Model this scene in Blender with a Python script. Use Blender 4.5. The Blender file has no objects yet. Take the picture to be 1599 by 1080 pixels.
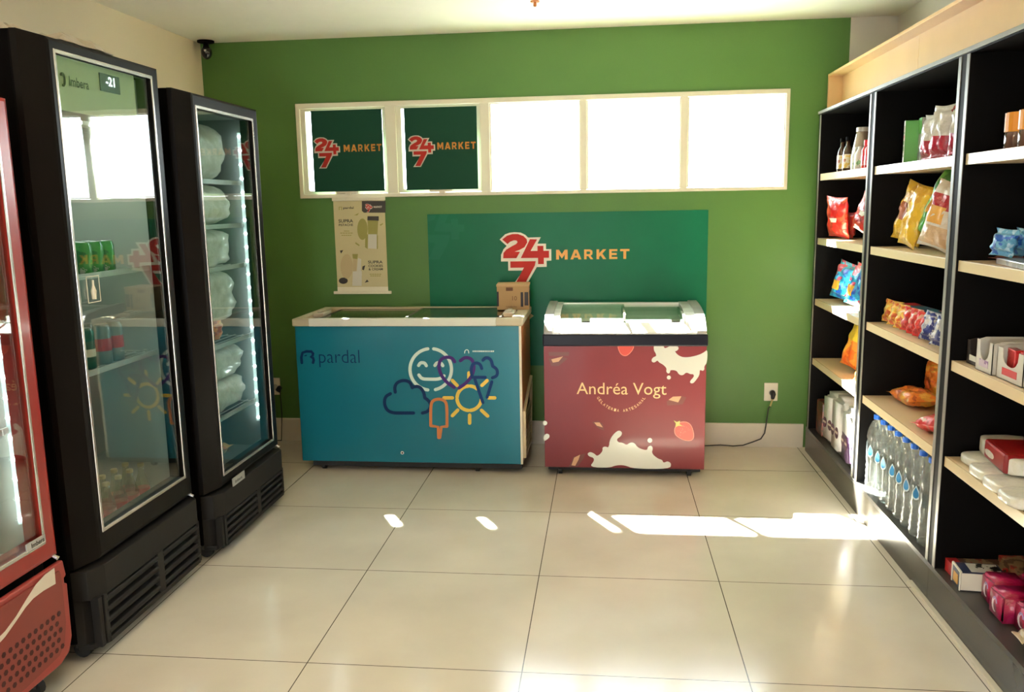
import bpy, bmesh, math, random
from mathutils import Vector, Matrix
from mathutils.geometry import tessellate_polygon
PI = math.pi
S = bpy.context.scene
C = S.collection

# ------------------------------------------------------------------ camera
CR = Vector((0.993935, 0.108657, -0.01694))
CU = Vector((-0.001363, 0.166207, 0.98609))
CF = Vector((-0.109961, 0.980086, -0.165347))
CPOS = Vector((0, 0, 1.6586))
FPX = 1308.98
cam = bpy.data.cameras.new('camera')
cam.sensor_fit = 'HORIZONTAL'
cam.sensor_width = 36
cam.lens = FPX / 1599 * 36
cam.clip_start = .02
co = bpy.data.objects.new('camera', cam)
C.objects.link(co)
m = Matrix.Identity(4)
for i in range(3):
    m[i][0] = CR[i]; m[i][1] = CU[i]; m[i][2] = -CF[i]; m[i][3] = CPOS[i]
co.matrix_world = m
S.camera = co

# ------------------------------------------------------------------ light and exposure
S.view_settings.view_transform = 'Standard'
S.view_settings.look = 'None'
S.view_settings.gamma = 1
S.view_settings.exposure = 0.3
S.view_settings.use_curve_mapping = False
w = bpy.data.worlds.new('world'); S.world = w
w.use_nodes = True
bg = w.node_tree.nodes['Background']
bg.inputs['Color'].default_value = (.90, .96, 1, 1)
bg.inputs['Strength'].default_value = 14.0
sun = bpy.data.lights.new('sun', 'SUN')
sun.energy = 320
sun.angle = math.radians(1.2)
sun.color = (1, .96, .88)
so = bpy.data.objects.new('sun', sun); C.objects.link(so)
so.rotation_euler = Vector((.58, -1, -1.37)).to_track_quat('-Z', 'Y').to_euler()


def area(name, loc, sx, sy, power, color, rot=(0, 0, 0)):
    l = bpy.data.lights.new(name, 'AREA')
    l.shape = 'RECTANGLE'; l.size = sx; l.size_y = sy; l.energy = power; l.color = color
    o = bpy.data.objects.new(name, l); C.objects.link(o)
    o.location = loc; o.rotation_euler = rot
    return o


area('warm_fill_light', (-.6, -.6, 2.72), 1.2, .6, 30, (1, .80, .55))  # added warm fill behind the camera, without any fixture
area('warm_fill_light', (-.9, 1.9, 2.74), .6, .3, 14, (1, .80, .55))  # smaller added fill above the view, also no fixture


# ------------------------------------------------------------------ helpers
def P(px, py, ax, val):
    d = CF + CR * ((px - 799.5) / FPX) - CU * ((py - 540) / FPX)
    return CPOS + d * ((val - CPOS[ax]) / d[ax])


def Z(pts, x0, y0, s):
    return [(x0 + a / s, y0 + b / s) for a, b in pts]


def NT(name):
    mt = bpy.data.materials.new(name); mt.use_nodes = True
    nt = mt.node_tree
    return mt, nt, nt.nodes['Principled BSDF'], nt.nodes, nt.links


MC = {}


def M(name, col, rough=.5, metal=0, spec=.5, coat=0, noise=0, nscale=8, bump=0, bscale=60, emit=0):
    if name in MC: return MC[name]
    mt, nt, b, N, L = NT(name)
    col = tuple(col) + (1,)
    b.inputs['Base Color'].default_value = col
    b.inputs['Roughness'].default_value = rough
    b.inputs['Metallic'].default_value = metal
    b.inputs['Specular IOR Level'].default_value = spec
    b.inputs['Coat Weight'].default_value = coat
    b.inputs['Coat Roughness'].default_value = .08
    tc = N.new('ShaderNodeTexCoord')
    n = N.new('ShaderNodeTexNoise'); n.inputs['Scale'].default_value = nscale; n.inputs['Detail'].default_value = 4
    L.new(tc.outputs['Object'], n.inputs['Vector'])
    mx = N.new('ShaderNodeMix'); mx.data_type = 'RGBA'
    k = noise if noise else .03
    mx.inputs[6].default_value = tuple(c * (1 - k) for c in col[:3]) + (1,)
    mx.inputs[7].default_value = tuple(min(1, c * (1 + k)) for c in col[:3]) + (1,)
    L.new(n.outputs['Fac'], mx.inputs[0]); L.new(mx.outputs[2], b.inputs['Base Color'])
    if bump:
        n2 = N.new('ShaderNodeTexNoise'); n2.inputs['Scale'].default_value = bscale
        L.new(tc.outputs['Object'], n2.inputs['Vector'])
        bp = N.new('ShaderNodeBump'); bp.inputs['Strength'].default_value = bump; bp.inputs['Distance'].default_value = .01
        L.new(n2.outputs['Fac'], bp.inputs['Height']); L.new(bp.outputs['Normal'], b.inputs['Normal'])
    if emit:
        b.inputs['Emission Color'].default_value = col; b.inputs['Emission Strength'].default_value = emit
    MC[name] = mt
    return mt


def glass(name, tint=(.95, .98, .97), ior=1.5, rough=.0, wav=0, refl=1.0):
    if name in MC: return MC[name]
    mt = bpy.data.materials.new(name); mt.use_nodes = True
    nt = mt.node_tree; N = nt.nodes; L = nt.links
    N.remove(N['Principled BSDF'])
    out = N['Material Output']
    tr = N.new('ShaderNodeBsdfTransparent'); tr.inputs['Color'].default_value = tint + (1,)
    gl = N.new('ShaderNodeBsdfGlossy'); gl.inputs['Roughness'].default_value = rough
    gl.inputs['Color'].default_value = (refl, refl, refl, 1)
    lw_ = N.new('ShaderNodeLayerWeight'); lw_.inputs['Blend'].default_value = .5      # Schlick reflectance, same from both sides
    pw_ = N.new('ShaderNodeMath'); pw_.operation = 'POWER'; pw_.inputs[1].default_value = 5; L.new(lw_.outputs['Facing'], pw_.inputs[0])
    r0 = ((ior - 1) / (ior + 1)) ** 2
    ma = N.new('ShaderNodeMath'); ma.operation = 'MULTIPLY_ADD'; ma.inputs[1].default_value = 1 - r0; ma.inputs[2].default_value = r0; L.new(pw_.outputs[0], ma.inputs[0])
    mx = N.new('ShaderNodeMixShader')
    L.new(ma.outputs[0], mx.inputs[0]); L.new(tr.outputs[0], mx.inputs[1]); L.new(gl.outputs[0], mx.inputs[2])
    L.new(mx.outputs[0], out.inputs['Surface'])
    if wav:
        tc = N.new('ShaderNodeTexCoord'); n = N.new('ShaderNodeTexNoise'); n.inputs['Scale'].default_value = 3
        L.new(tc.outputs['Object'], n.inputs['Vector'])
        bp = N.new('ShaderNodeBump'); bp.inputs['Strength'].default_value = wav; bp.inputs['Distance'].default_value = .01
        L.new(n.outputs['Fac'], bp.inputs['Height']); L.new(bp.outputs['Normal'], gl.inputs['Normal'])
    MC[name] = mt
    return mt


def pack(name, cols, scale=14, rough=.28, band=None, bump=.6, thr=(.42, .55), metal=0.0):
    """printed foil: blotches of the pack's own colours, optional band by height, crinkle bump"""
    if name in MC: return MC[name]
    mt, nt, b, N, L = NT(name)
    tc = N.new('ShaderNodeTexCoord')
    n = N.new('ShaderNodeTexNoise'); n.inputs['Scale'].default_value = scale; n.inputs['Detail'].default_value = 3
    L.new(tc.outputs['Object'], n.inputs['Vector'])
    cr = N.new('ShaderNodeValToRGB'); cr.color_ramp.interpolation = 'CONSTANT'
    e = cr.color_ramp.elements
    e[0].position = 0; e[0].color = tuple(cols[0]) + (1,)
    e[1].position = thr[0]; e[1].color = tuple(cols[1]) + (1,)
    if len(cols) > 2:
        x = e.new(thr[1]); x.color = tuple(cols[2]) + (1,)
    if len(cols) > 3:
        x = e.new(thr[1] + .07); x.color = tuple(cols[3]) + (1,)
    L.new(n.outputs['Fac'], cr.inputs['Fac'])
    src = cr.outputs['Color']
    for bd in (band or []):
        lo, hi, c = bd
        sp = N.new('ShaderNodeSeparateXYZ'); L.new(tc.outputs['Generated'], sp.inputs[0])
        a = N.new('ShaderNodeMath'); a.operation = 'GREATER_THAN'; a.inputs[1].default_value = lo; L.new(sp.outputs[2], a.inputs[0])
        d = N.new('ShaderNodeMath'); d.operation = 'LESS_THAN'; d.inputs[1].default_value = hi; L.new(sp.outputs[2], d.inputs[0])
        mu = N.new('ShaderNodeMath'); mu.operation = 'MULTIPLY'; L.new(a.outputs[0], mu.inputs[0]); L.new(d.outputs[0], mu.inputs[1])
        mx = N.new('ShaderNodeMix'); mx.data_type = 'RGBA'; mx.inputs[7].default_value = tuple(c) + (1,)
        L.new(mu.outputs[0], mx.inputs[0]); L.new(src, mx.inputs[6]); src = mx.outputs[2]
    L.new(src, b.inputs['Base Color'])
    b.inputs['Roughness'].default_value = rough; b.inputs['Metallic'].default_value = metal
    b.inputs['Coat Weight'].default_value = .6; b.inputs['Coat Roughness'].default_value = .12
    n2 = N.new('ShaderNodeTexNoise'); n2.inputs['Scale'].default_value = 38; n2.inputs['Detail'].default_value = 5
    L.new(tc.outputs['Object'], n2.inputs['Vector'])
    bp = N.new('ShaderNodeBump'); bp.inputs['Strength'].default_value = bump; bp.inputs['Distance'].default_value = .012
    L.new(n2.outputs['Fac'], bp.inputs['Height']); L.new(bp.outputs['Normal'], b.inputs['Normal'])
    L.new(bp.outputs['Normal'], b.inputs['Coat Normal'])
    MC[name] = mt
    return mt


def wloc(o):
    v = Vector((0, 0, 0))
    while o is not None:
        v += o.location; o = o.parent
    return v


def obj(name, bm, mat, parent=None, local=False, smooth=False, bevel=0):
    """link a bmesh (world coordinates, or the parent's when local) as one object"""
    me = bpy.data.meshes.new(name)
    if parent is not None and not local:
        bmesh.ops.translate(bm, verts=bm.verts, vec=-wloc(parent))
    bmesh.ops.recalc_face_normals(bm, faces=bm.faces)
    bm.to_mesh(me); bm.free()
    mats = mat if isinstance(mat, (list, tuple)) else [mat]
    for x in mats: me.materials.append(x)
    if smooth:
        for p in me.polygons: p.use_smooth = True
    o = bpy.data.objects.new(name, me); C.objects.link(o)
    if parent is not None: o.parent = parent
    if bevel:
        bv = o.modifiers.new('bevel', 'BEVEL'); bv.width = bevel; bv.segments = 2; bv.limit_method = 'ANGLE'
    return o


def thing(name, label, cat, loc=(0, 0, 0), group=None, rot=(0, 0, 0)):
    o = bpy.data.objects.new(name, None); C.objects.link(o)
    o.empty_display_size = .05
    o.location = loc; o.rotation_euler = rot
    o['label'] = label; o['category'] = cat
    if group: o['group'] = group
    return o


def tag(o, label, cat, group=None):
    o['label'] = label; o['category'] = cat
    if group: o['group'] = group
    return o


def struct(name, bm, mat, parent=None, **k):
    o = obj(name, bm, mat, parent, **k)
    if parent is None: o['kind'] = 'structure'
    return o


def dup(root, loc=None, rot=None, label=None, group=None):
    r = root.copy(); C.objects.link(r)
    if loc is not None: r.location = loc
    if rot is not None: r.rotation_euler = rot
    if label: r['label'] = label
    if group: r['group'] = group
    for ch in list(root.children):
        c = ch.copy(); C.objects.link(c); c.parent = r
        for g in list(ch.children):
            d = g.copy(); C.objects.link(d); d.parent = c
    return r


def BM(): return bmesh.new()


def box(bm, x0, x1, y0, y1, z0, z1, mi=0):
    v = [bm.verts.new(p) for p in ((x0, y0, z0), (x1, y0, z0), (x1, y1, z0), (x0, y1, z0), (x0, y0, z1), (x1, y0, z1), (x1, y1, z1), (x0, y1, z1))]
    for f in ((0, 3, 2, 1), (4, 5, 6, 7), (0, 1, 5, 4), (1, 2, 6, 5), (2, 3, 7, 6), (3, 0, 4, 7)):
        q = bm.faces.new([v[i] for i in f]); q.material_index = mi
    return bm


def prism(bm, pts, vec, mi=0):
    """closed prism of a 3-D outline swept by vec"""
    vec = Vector(vec); pts = [Vector(p) for p in pts]
    a = [bm.verts.new(p) for p in pts]; b = [bm.verts.new(p + vec) for p in pts]
    n = len(pts)
    tris = tessellate_polygon([pts])
    for t in tris:
        try:
            bm.faces.new([a[i] for i in t]).material_index = mi
            bm.faces.new([b[i] for i in reversed(t)]).material_index = mi
        except ValueError: pass
    for i in range(n):
        j = (i + 1) % n
        bm.faces.new([a[i], a[j], b[j], b[i]]).material_index = mi
    return bm


def flat(bm, pts, mi=0):
    pts = [Vector(p) for p in pts]
    v = [bm.verts.new(p) for p in pts]
    for t in tessellate_polygon([pts]):
        try: bm.faces.new([v[i] for i in t]).material_index = mi
        except ValueError: pass
    return bm


def ringshape(bm, outer, inner, vec, mi=0):
    """frame between two outlines with equal counts, swept by vec"""
    vec = Vector(vec); n = len(outer)
    o = [bm.verts.new(Vector(p)) for p in outer]; i_ = [bm.verts.new(Vector(p)) for p in inner]
    o2 = [bm.verts.new(Vector(p) + vec) for p in outer]; i2 = [bm.verts.new(Vector(p) + vec) for p in inner]
    for k in range(n):
        j = (k + 1) % n
        for q in ([o[k], o[j], i_[j], i_[k]], [o2[k], i2[k], i2[j], o2[j]], [o[k], o2[k], o2[j], o[j]], [i_[k], i_[j], i2[j], i2[k]]):
            bm.faces.new(q).material_index = mi
    return bm


def tube(bm, path, r, seg=8, mi=0, caps=True):
    path = [Vector(p) for p in path]; rings = []
    for i, p in enumerate(path):
        d = (path[min(i + 1, len(path) - 1)] - path[max(i - 1, 0)]).normalized()
        a = d.orthogonal().normalized() if i == 0 else (a - d * a.dot(d)).normalized()
        b = d.cross(a)
        rr = r[i] if isinstance(r, (list, tuple)) else r
        rings.append([bm.verts.new(p + (a * math.cos(2 * PI * k / seg) + b * math.sin(2 * PI * k / seg)) * rr) for k in range(seg)])
    for i in range(len(rings) - 1):
        for k in range(seg):
            j = (k + 1) % seg
            bm.faces.new([rings[i][k], rings[i][j], rings[i + 1][j], rings[i + 1][k]]).material_index = mi
    if caps:
        bm.faces.new(list(reversed(rings[0]))).material_index = mi
        bm.faces.new(rings[-1]).material_index = mi
    return bm


def lathe(bm, prof, c=(0, 0, 0), seg=20, mi=0, z0=True):
    """profile of (radius, height) turned about a vertical axis at c; closed at both ends"""
    rings = []
    for r, z in prof:
        rings.append([bm.verts.new((c[0] + r * math.cos(2 * PI * k / seg), c[1] + r * math.sin(2 * PI * k / seg), c[2] + z)) for k in range(seg)])
    for i in range(len(rings) - 1):
        for k in range(seg):
            j = (k + 1) % seg
            bm.faces.new([rings[i][k], rings[i][j], rings[i + 1][j], rings[i + 1][k]]).material_index = mi
    bm.faces.new(list(reversed(rings[0]))).material_index = mi
    bm.faces.new(rings[-1]).material_index = mi
    return bm


def smooth_pts(pts, it=2, closed=True):
    for _ in range(it):
        out = []; n = len(pts)
        rng = range(n) if closed else range(n - 1)
        if not closed: out.append(pts[0])
        for i in rng:
            a = pts[i]; b = pts[(i + 1) % n]
            out.append((a[0] * .75 + b[0] * .25, a[1] * .75 + b[1] * .25)); out.append((a[0] * .25 + b[0] * .75, a[1] * .25 + b[1] * .75))
        if not closed: out.append(pts[-1])
        pts = out
    return pts


def circ(cx, cy, r, n=20, a0=0, a1=360, ry=None):
    ry = r if ry is None else ry
    full = abs(a1 - a0) >= 360
    k = n if full else n - 1
    return [(cx + r * math.cos(math.radians(a0 + (a1 - a0) * i / k)), cy - ry * math.sin(math.radians(a0 + (a1 - a0) * i / k))) for i in range(n)]


def decal(bm, pts, ax, val, mi=0, off=.001):
    """print traced on the flat face of a thing"""
    s = 1 if (ax == 0 and val < 0) else -1
    flat(bm, [P(x, y, ax, val + s * off) for x, y in pts], mi)


def pieces(name, outlines, mat, parent, ax, val, off=.001):
    for i, q in enumerate(outlines):
        b_ = bmesh.new(); decal(b_, q, ax, val, 0, off + i * .00004)
        obj(name, b_, mat, parent)


def stroke(bm, pts, wpx, ax, val, mi=0, off=.001):
    """painted line with round ends"""
    n = len(pts); L_ = []; R_ = []
    for i, (x, y) in enumerate(pts):
        x0, y0 = pts[max(i - 1, 0)]; x1, y1 = pts[min(i + 1, n - 1)]
        dx, dy = x1 - x0, y1 - y0; l = math.hypot(dx, dy) or 1
        L_.append((x - dy / l * wpx / 2, y + dx / l * wpx / 2)); R_.append((x + dy / l * wpx / 2, y - dx / l * wpx / 2))
    s = 1 if (ax == 0 and val < 0) else -1
    v = val + s * off
    a = [bm.verts.new(P(x, y, ax, v)) for x, y in L_]; b = [bm.verts.new(P(x, y, ax, v)) for x, y in R_]
    for i in range(n - 1):
        bm.faces.new([a[i], a[i + 1], b[i + 1], b[i]]).material_index = mi
    for (x, y) in (pts[0], pts[-1]):
        flat(bm, [P(p[0], p[1], ax, v + s * .00005) for p in circ(x, y, wpx / 2, 10)], mi)


def letters(name, txt, mat, parent, o, u, v, width, height, bold=0, local=False, keep=False):
    """writing: glyph meshes fitted into a width x height box at o along u (right) and v (up)"""
    cu = bpy.data.curves.new('glyphs', 'FONT'); cu.body = txt; cu.size = 1; cu.offset = bold; cu.resolution_u = 3
    t = bpy.data.objects.new('glyphs', cu); C.objects.link(t)
    bpy.context.view_layer.update()
    dg = bpy.context.evaluated_depsgraph_get()
    me = bpy.data.meshes.new_from_object(t.evaluated_get(dg))
    bm = BM(); bm.from_mesh(me)
    bpy.data.objects.remove(t); bpy.data.curves.remove(cu); bpy.data.meshes.remove(me)
    xs = [q.co.x for q in bm.verts]; ys = [q.co.y for q in bm.verts]
    x0, x1, y0, y1 = min(xs), max(xs), min(ys), max(ys)
    o = Vector(o); u = Vector(u).normalized(); v = Vector(v).normalized()
    sx = width / (x1 - x0); sy = height / (y1 - y0)
    if keep: sy = sx
    for q in bm.verts:
        q.co = o + u * ((q.co.x - x0) * sx) + v * ((q.co.y - y0) * sy)
    return obj(name, bm, mat, parent, local=local)


def text_px(name, txt, mat, parent, x0, y0, x1, y1, ax, val, off=.0012, bold=0):
    """writing between the traced left-bottom and right-top corners"""
    s = 1 if (ax == 0 and val < 0) else -1
    vv = val + s * off
    a = P(x0, y1, ax, vv); b = P(x1, y1, ax, vv); c = P(x0, y0, ax, vv)
    u = (b - a); u.z = 0
    return letters(name, txt, mat, parent, a, u, (0, 0, 1), u.length, c.z - a.z, bold)


GLY = [((0, .157), [[(0, 0), (0, 1), (.25, 1), (.5, .55), (.75, 1), (1, 1), (1, 0), (.75, 0), (.75, .5), (.5, .1), (.25, .5), (.25, 0)]]),
       ((.195, .346), [[(0, 0), (.36, 1), (.64, 1), (1, 0), (.74, 0), (.5, .70), (.26, 0)], [(.322, .18), (.678, .18), (.61, .38), (.39, .38)]]),
       ((.384, .509), [[(0, 0), (0, 1), (.26, 1), (.26, 0)], [(.26, 1), (.65, 1), (.88, .88), (.92, .68), (.88, .48), (.70, .36), (1, 0), (.70, 0), (.45, .32), (.26, .32), (.26, .52), (.58, .52), (.66, .60), (.66, .72), (.58, .80), (.26, .80)]]),
       ((.553, .685), [[(0, 0), (0, 1), (.27, 1), (.27, .60), (.66, 1), (1, 1), (.60, .56), (1, 0), (.68, 0), (.42, .38), (.27, .24), (.27, 0)]]),
       ((.726, .836), [[(0, 0), (0, 1), (1, 1), (1, .79), (.30, .79), (.30, .61), (.92, .61), (.92, .40), (.30, .40), (.30, .21), (1, .21), (1, 0)]]),
       ((.874, 1.0), [[(0, 1), (1, 1), (1, .78), (.65, .78), (.65, 0), (.35, 0), (.35, .78), (0, .78)]])]


def market_px(mat, parent, x0, y0, x1, y1, ax, val, off=.0015):
    """the heavy block capitals of the shop sign"""
    a = P(x0, y1, ax, val - off); b = P(x1, y1, ax, val - off); c = P(x0, y0, ax, val - off)
    w_ = b.x - a.x; h_ = c.z - a.z; bm = bmesh.new()
    for (g0, g1), polys in GLY:
        for q in polys: flat(bm, [(a.x + (g0 + (g1 - g0) * u) * w_, val - off, a.z + v * h_) for u, v in q])
    obj('lettering', bm, mat, parent)


# ------------------------------------------------------------------ materials
green = M('green_paint', (.074, .172, .034), .45, spec=.35, noise=.06, nscale=3, bump=.08, bscale=90)
beige = M('beige_paint', (.74, .62, .42), .6, noise=.04, nscale=2, bump=.05, bscale=90)
white_wall = M('offwhite_paint', (.66, .60, .50), .6)
ceil_m = M('ceiling_paint', (.88, .82, .68), .7)
base_m = M('skirting_tile', (.62, .56, .46), .3, noise=.06)
cream = M('cream_metal', (.72, .66, .50), .4)
white_pl = M('white_plastic', (.75, .74, .70), .3)
black = M('black_plastic', (.002, .0018, .0018), .6, spec=.04)
blackg = M('black_gloss', (.012, .012, .016), .12)
blackm = M('black_laminate', (.004, .0035, .0035), .6, spec=.08)
dark = M('dark_grey', (.06, .055, .05), .35)
rubber = M('rubber', (.015, .015, .015), .7)
alu = M('aluminium', (.55, .54, .52), .3, metal=.9)
alum = M('aluminium_strip', (.20, .19, .165), .42, metal=.2)
chrome = M('chrome', (.8, .8, .8), .15, metal=1)
wood = M('pale_wood', (.82, .54, .25), .4, noise=.08, nscale=6)
edge = M('pale_edge', (.74, .60, .38), .25, noise=.04)
shelf_m = M('shelf_board', (.68, .52, .32), .4)
cardb = M('cardboard', (.42, .26, .12), .8, noise=.08)
red = M('logo_red', (.50, .025, .018), .5, spec=.2)
lwhite = M('logo_white', (.80, .72, .58), .4)
orange = M('logo_orange', (.80, .36, .05), .4)
bann = M('banner_vinyl', (.006, .125, .06), .35, spec=.15, noise=.12, nscale=4, bump=.05, bscale=4)
bannl = M('banner_vinyl_pale', (.010, .135, .070), .35, spec=.15)
film = M('film_vinyl', (.006, .045, .023), .6, spec=.15)
redf_ = M('film_red', (.36, .018, .012), .6, spec=.2)
orf_ = M('film_orange', (.48, .19, .035), .6, spec=.2)
whf_ = M('film_white', (.50, .45, .36), .6, spec=.2)
navy = M('navy_print', (.004, .022, .09), .4, spec=.15)
purple = M('purple_print', (.06, .02, .16), .4, spec=.15)
yellow = M('yellow_print', (.75, .50, .06), .3)
orangep = M('orange_print', (.55, .17, .04), .3)
palep = M('pale_print', (.62, .74, .66), .3)
teal = M('teal_panel', (.006, .145, .205), .3, spec=.3, noise=.05, nscale=3, coat=.12)
maroon = M('red_panel', (.165, .018, .022), .4, spec=.3, noise=.10, nscale=3, coat=.1)
led_m = M('led', (.9, 1, .97), .4, emit=22)
paneg = glass('door_glass', (.86, .92, .90), 1.9, .004, wav=.05)
win_g = glass('window_glass', (.93, .96, .96), 1.45)

# floor with 80 cm tiles
flm, nt, b, N, L = NT('floor_tiles')
tc = N.new('ShaderNodeTexCoord'); sp = N.new('ShaderNodeSeparateXYZ'); L.new(tc.outputs['Object'], sp.inputs[0])


def grid(axis, off):
    a = N.new('ShaderNodeMath'); a.operation = 'SUBTRACT'; a.inputs[1].default_value = off - 8.0 - .002; L.new(sp.outputs[axis], a.inputs[0])
    d = N.new('ShaderNodeMath'); d.operation = 'MODULO'; d.inputs[1].default_value = .8; L.new(a.outputs[0], d.inputs[0])
    g = N.new('ShaderNodeMath'); g.operation = 'LESS_THAN'; g.inputs[1].default_value = .004; L.new(d.outputs[0], g.inputs[0])
    return g.outputs[0]


gx = grid(0, -1.095); gy = grid(1, 4.369)
mxx = N.new('ShaderNodeMath'); mxx.operation = 'MAXIMUM'; L.new(gx, mxx.inputs[0]); L.new(gy, mxx.inputs[1])
n1 = N.new('ShaderNodeTexNoise'); n1.inputs['Scale'].default_value = 2.2; n1.inputs['Detail'].default_value = 6; L.new(tc.outputs['Object'], n1.inputs['Vector'])
cr = N.new('ShaderNodeValToRGB'); cr.color_ramp.elements[0].position = .3; cr.color_ramp.elements[0].color = (.62, .56, .46, 1)
cr.color_ramp.elements[1].position = .7; cr.color_ramp.elements[1].color = (.72, .66, .55, 1); L.new(n1.outputs['Fac'], cr.inputs['Fac'])
mc = N.new('ShaderNodeMix'); mc.data_type = 'RGBA'; mc.inputs[7].default_value = (.10, .08, .06, 1)
L.new(mxx.outputs[0], mc.inputs[0]); L.new(cr.outputs['Color'], mc.inputs[6]); L.new(mc.outputs[2], b.inputs['Base Color'])
b.inputs['Roughness'].default_value = .24
n3 = N.new('ShaderNodeTexNoise'); n3.inputs['Scale'].default_value = 3; L.new(tc.outputs['Object'], n3.inputs['Vector'])
mr = N.new('ShaderNodeMapRange'); mr.inputs[3].default_value = .12; mr.inputs[4].default_value = .21; L.new(n3.outputs['Fac'], mr.inputs[0]); L.new(mr.outputs[0], b.inputs['Roughness'])

# ------------------------------------------------------------------ room
XL, XR, YB, YF, H = -2.74, 1.81, 5.704, -2.5, 2.78
GR = 1.527            # right end of the green paint
WX0, WX1, WZ0, WZ1 = -2.095, 1.175, 1.729, 2.363
T = .15
struct('floor', box(BM(), XL - T, XR + T, YF - T, YB + T, -.1, 0), flm)
struct('ceiling', box(BM(), XL - T, XR + T, YF - T, YB + T, H, H + .1), ceil_m)
struct('wall_left', box(BM(), XL - T, XL, YF - T, YB + T, 0, H), beige)
struct('wall_right', box(BM(), XR, XR + T, YF - T, YB + T, 0, H), white_wall)
bm = BM()
box(bm, XL, WX0, YB, YB + T, 0, H); box(bm, WX1, GR, YB, YB + T, 0, H)
box(bm, WX0, WX1, YB, YB + T, 0, WZ0); box(bm, WX0, WX1, YB, YB + T, WZ1, H)
struct('wall_back', bm, green)
struct('wall_back_right', box(BM(), GR, XR, YB, YB + T, 0, H), white_wall)
bm = BM()
box(bm, XL, -1.3, YF - T, YF, 0, H); box(bm, -.3, XR, YF - T, YF, 0, H); box(bm, -1.3, -.3, YF - T, YF, 2.1, H)
struct('wall_front', bm, white_wall)
struct('baseboard_back', box(BM(), XL, 1.34, YB - .012, YB, 0, .165), base_m, bevel=.002)
struct('trim_1', box(BM(), 1.318, 1.34, .8, 3.62, 0, .012), M('floor_trim', (.62, .56, .44), .4), bevel=.002)

# added unseen eave above the window: blocks upper rays to narrow the sun patch
struct('added_eave', box(BM(), -2.6, 1.8, YB + T, YB + T + .30, 2.83, 2.9), white_wall)

# windows: five sashes in one long opening
y0w, y1w = YB - .012, YB + .05
bm = BM()
ringshape(bm, [(WX0, y0w, WZ0), (WX1, y0w, WZ0), (WX1, y0w, WZ1), (WX0, y0w, WZ1)],
          [(WX0 + .03, y0w, WZ0 + .028), (WX1 - .025, y0w, WZ0 + .022), (WX1 - .025, y0w, WZ1 - .03), (WX0 + .03, y0w, WZ1 - .035)], (0, .06, 0))
for a, c in ((-1.475, -1.40), (-.83, -.765), (-.165, -.12), (.487, .535)):
    box(bm, a, c, y0w + .003, y0w + .055, WZ0 + .02, WZ1 - .03)
struct('trim_3', bm, cream, bevel=.004)
panes = [(-2.065, -1.475), (-1.40, -.83), (-.765, -.165), (-.12, .487), (.535, 1.15)]
for k, (a, c) in enumerate(panes):
    za, zb = WZ0 + .028, WZ1 - .035
    fw = .035 if k < 2 else .010
    bm = BM()
    ringshape(bm, [(a, y0w + .012, za), (c, y0w + .012, za), (c, y0w + .012, zb), (a, y0w + .012, zb)],
              [(a + fw, y0w + .012, za + fw * .7), (c - fw * .6, y0w + .012, za + fw * .7), (c - fw * .6, y0w + .012, zb - fw * .5), (a + fw, y0w + .012, zb - fw * .5)], (0, .03, 0))
    wn = struct('window_%d' % (k + 1), bm, cream, bevel=.002)
    obj('glass_pane', box(BM(), a + fw * .9, c - fw * .5, y0w + .026, y0w + .030, za + .01, zb - .005), win_g, wn)
    if k < 2:
        mx_ = (a + c) / 2 + .02
        bm = BM(); box(bm, mx_ - .09, mx_ + .07, y0w - .006, y0w + .014, za + .004, za + .018); box(bm, mx_ - .02, mx_ + .02, y0w - .012, y0w + .008, za - .012, za + .010)
        obj('handle', bm, cream, wn, bevel=.002)

# the logo, traced once (units of the big banner's close-up)
LW = [(70, 165), (130, 110), (180, 93), (230, 88), (300, 93), (350, 118), (380, 148), (518, 145), (480, 215), (573, 215), (573, 275), (630, 275), (630, 398), (578, 400), (578, 465), (470, 467), (325, 713), (165, 713), (325, 503), (158, 503), (158, 403), (80, 403), (82, 330), (110, 270), (145, 235), (100, 195)]
L2 = [(98, 165), (150, 125), (210, 108), (270, 108), (330, 130), (365, 165), (370, 200), (340, 250), (285, 280), (230, 298), (290, 300), (250, 368), (105, 368), (110, 310), (140, 275), (200, 240), (250, 215), (265, 195), (255, 178), (225, 175), (185, 190), (155, 215)]
L4 = [(400, 165), (478, 168), (405, 292), (480, 292), (480, 238), (545, 238), (545, 292), (605, 292), (605, 368), (548, 368), (548, 435), (485, 435), (485, 368), (298, 368)]
L7 = [(182, 403), (460, 403), (450, 450), (312, 695), (208, 695), (330, 472), (182, 472)]


def logo(parent, x0, ztop, sc, y, txt_x1=None, mats=None):
    """sc: metres per unit; x0/ztop: left/top of the white outline; on a wall plane y"""
    def mp(pts, o): return [(x0 + (a - 70) * sc, y - o, ztop - (b_ - 88) * sc) for a, b_ in pts]
    bm = BM(); flat(bm, mp(LW, .001), 0)
    o = obj('logo_outline', bm, (mats or (lwhite, red))[0], parent)
    bm = BM()
    for q in (L2, L4, L7): flat(bm, mp(q, .002), 0)
    obj('logo_digits', bm, (mats or (lwhite, red))[1], o)


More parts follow.
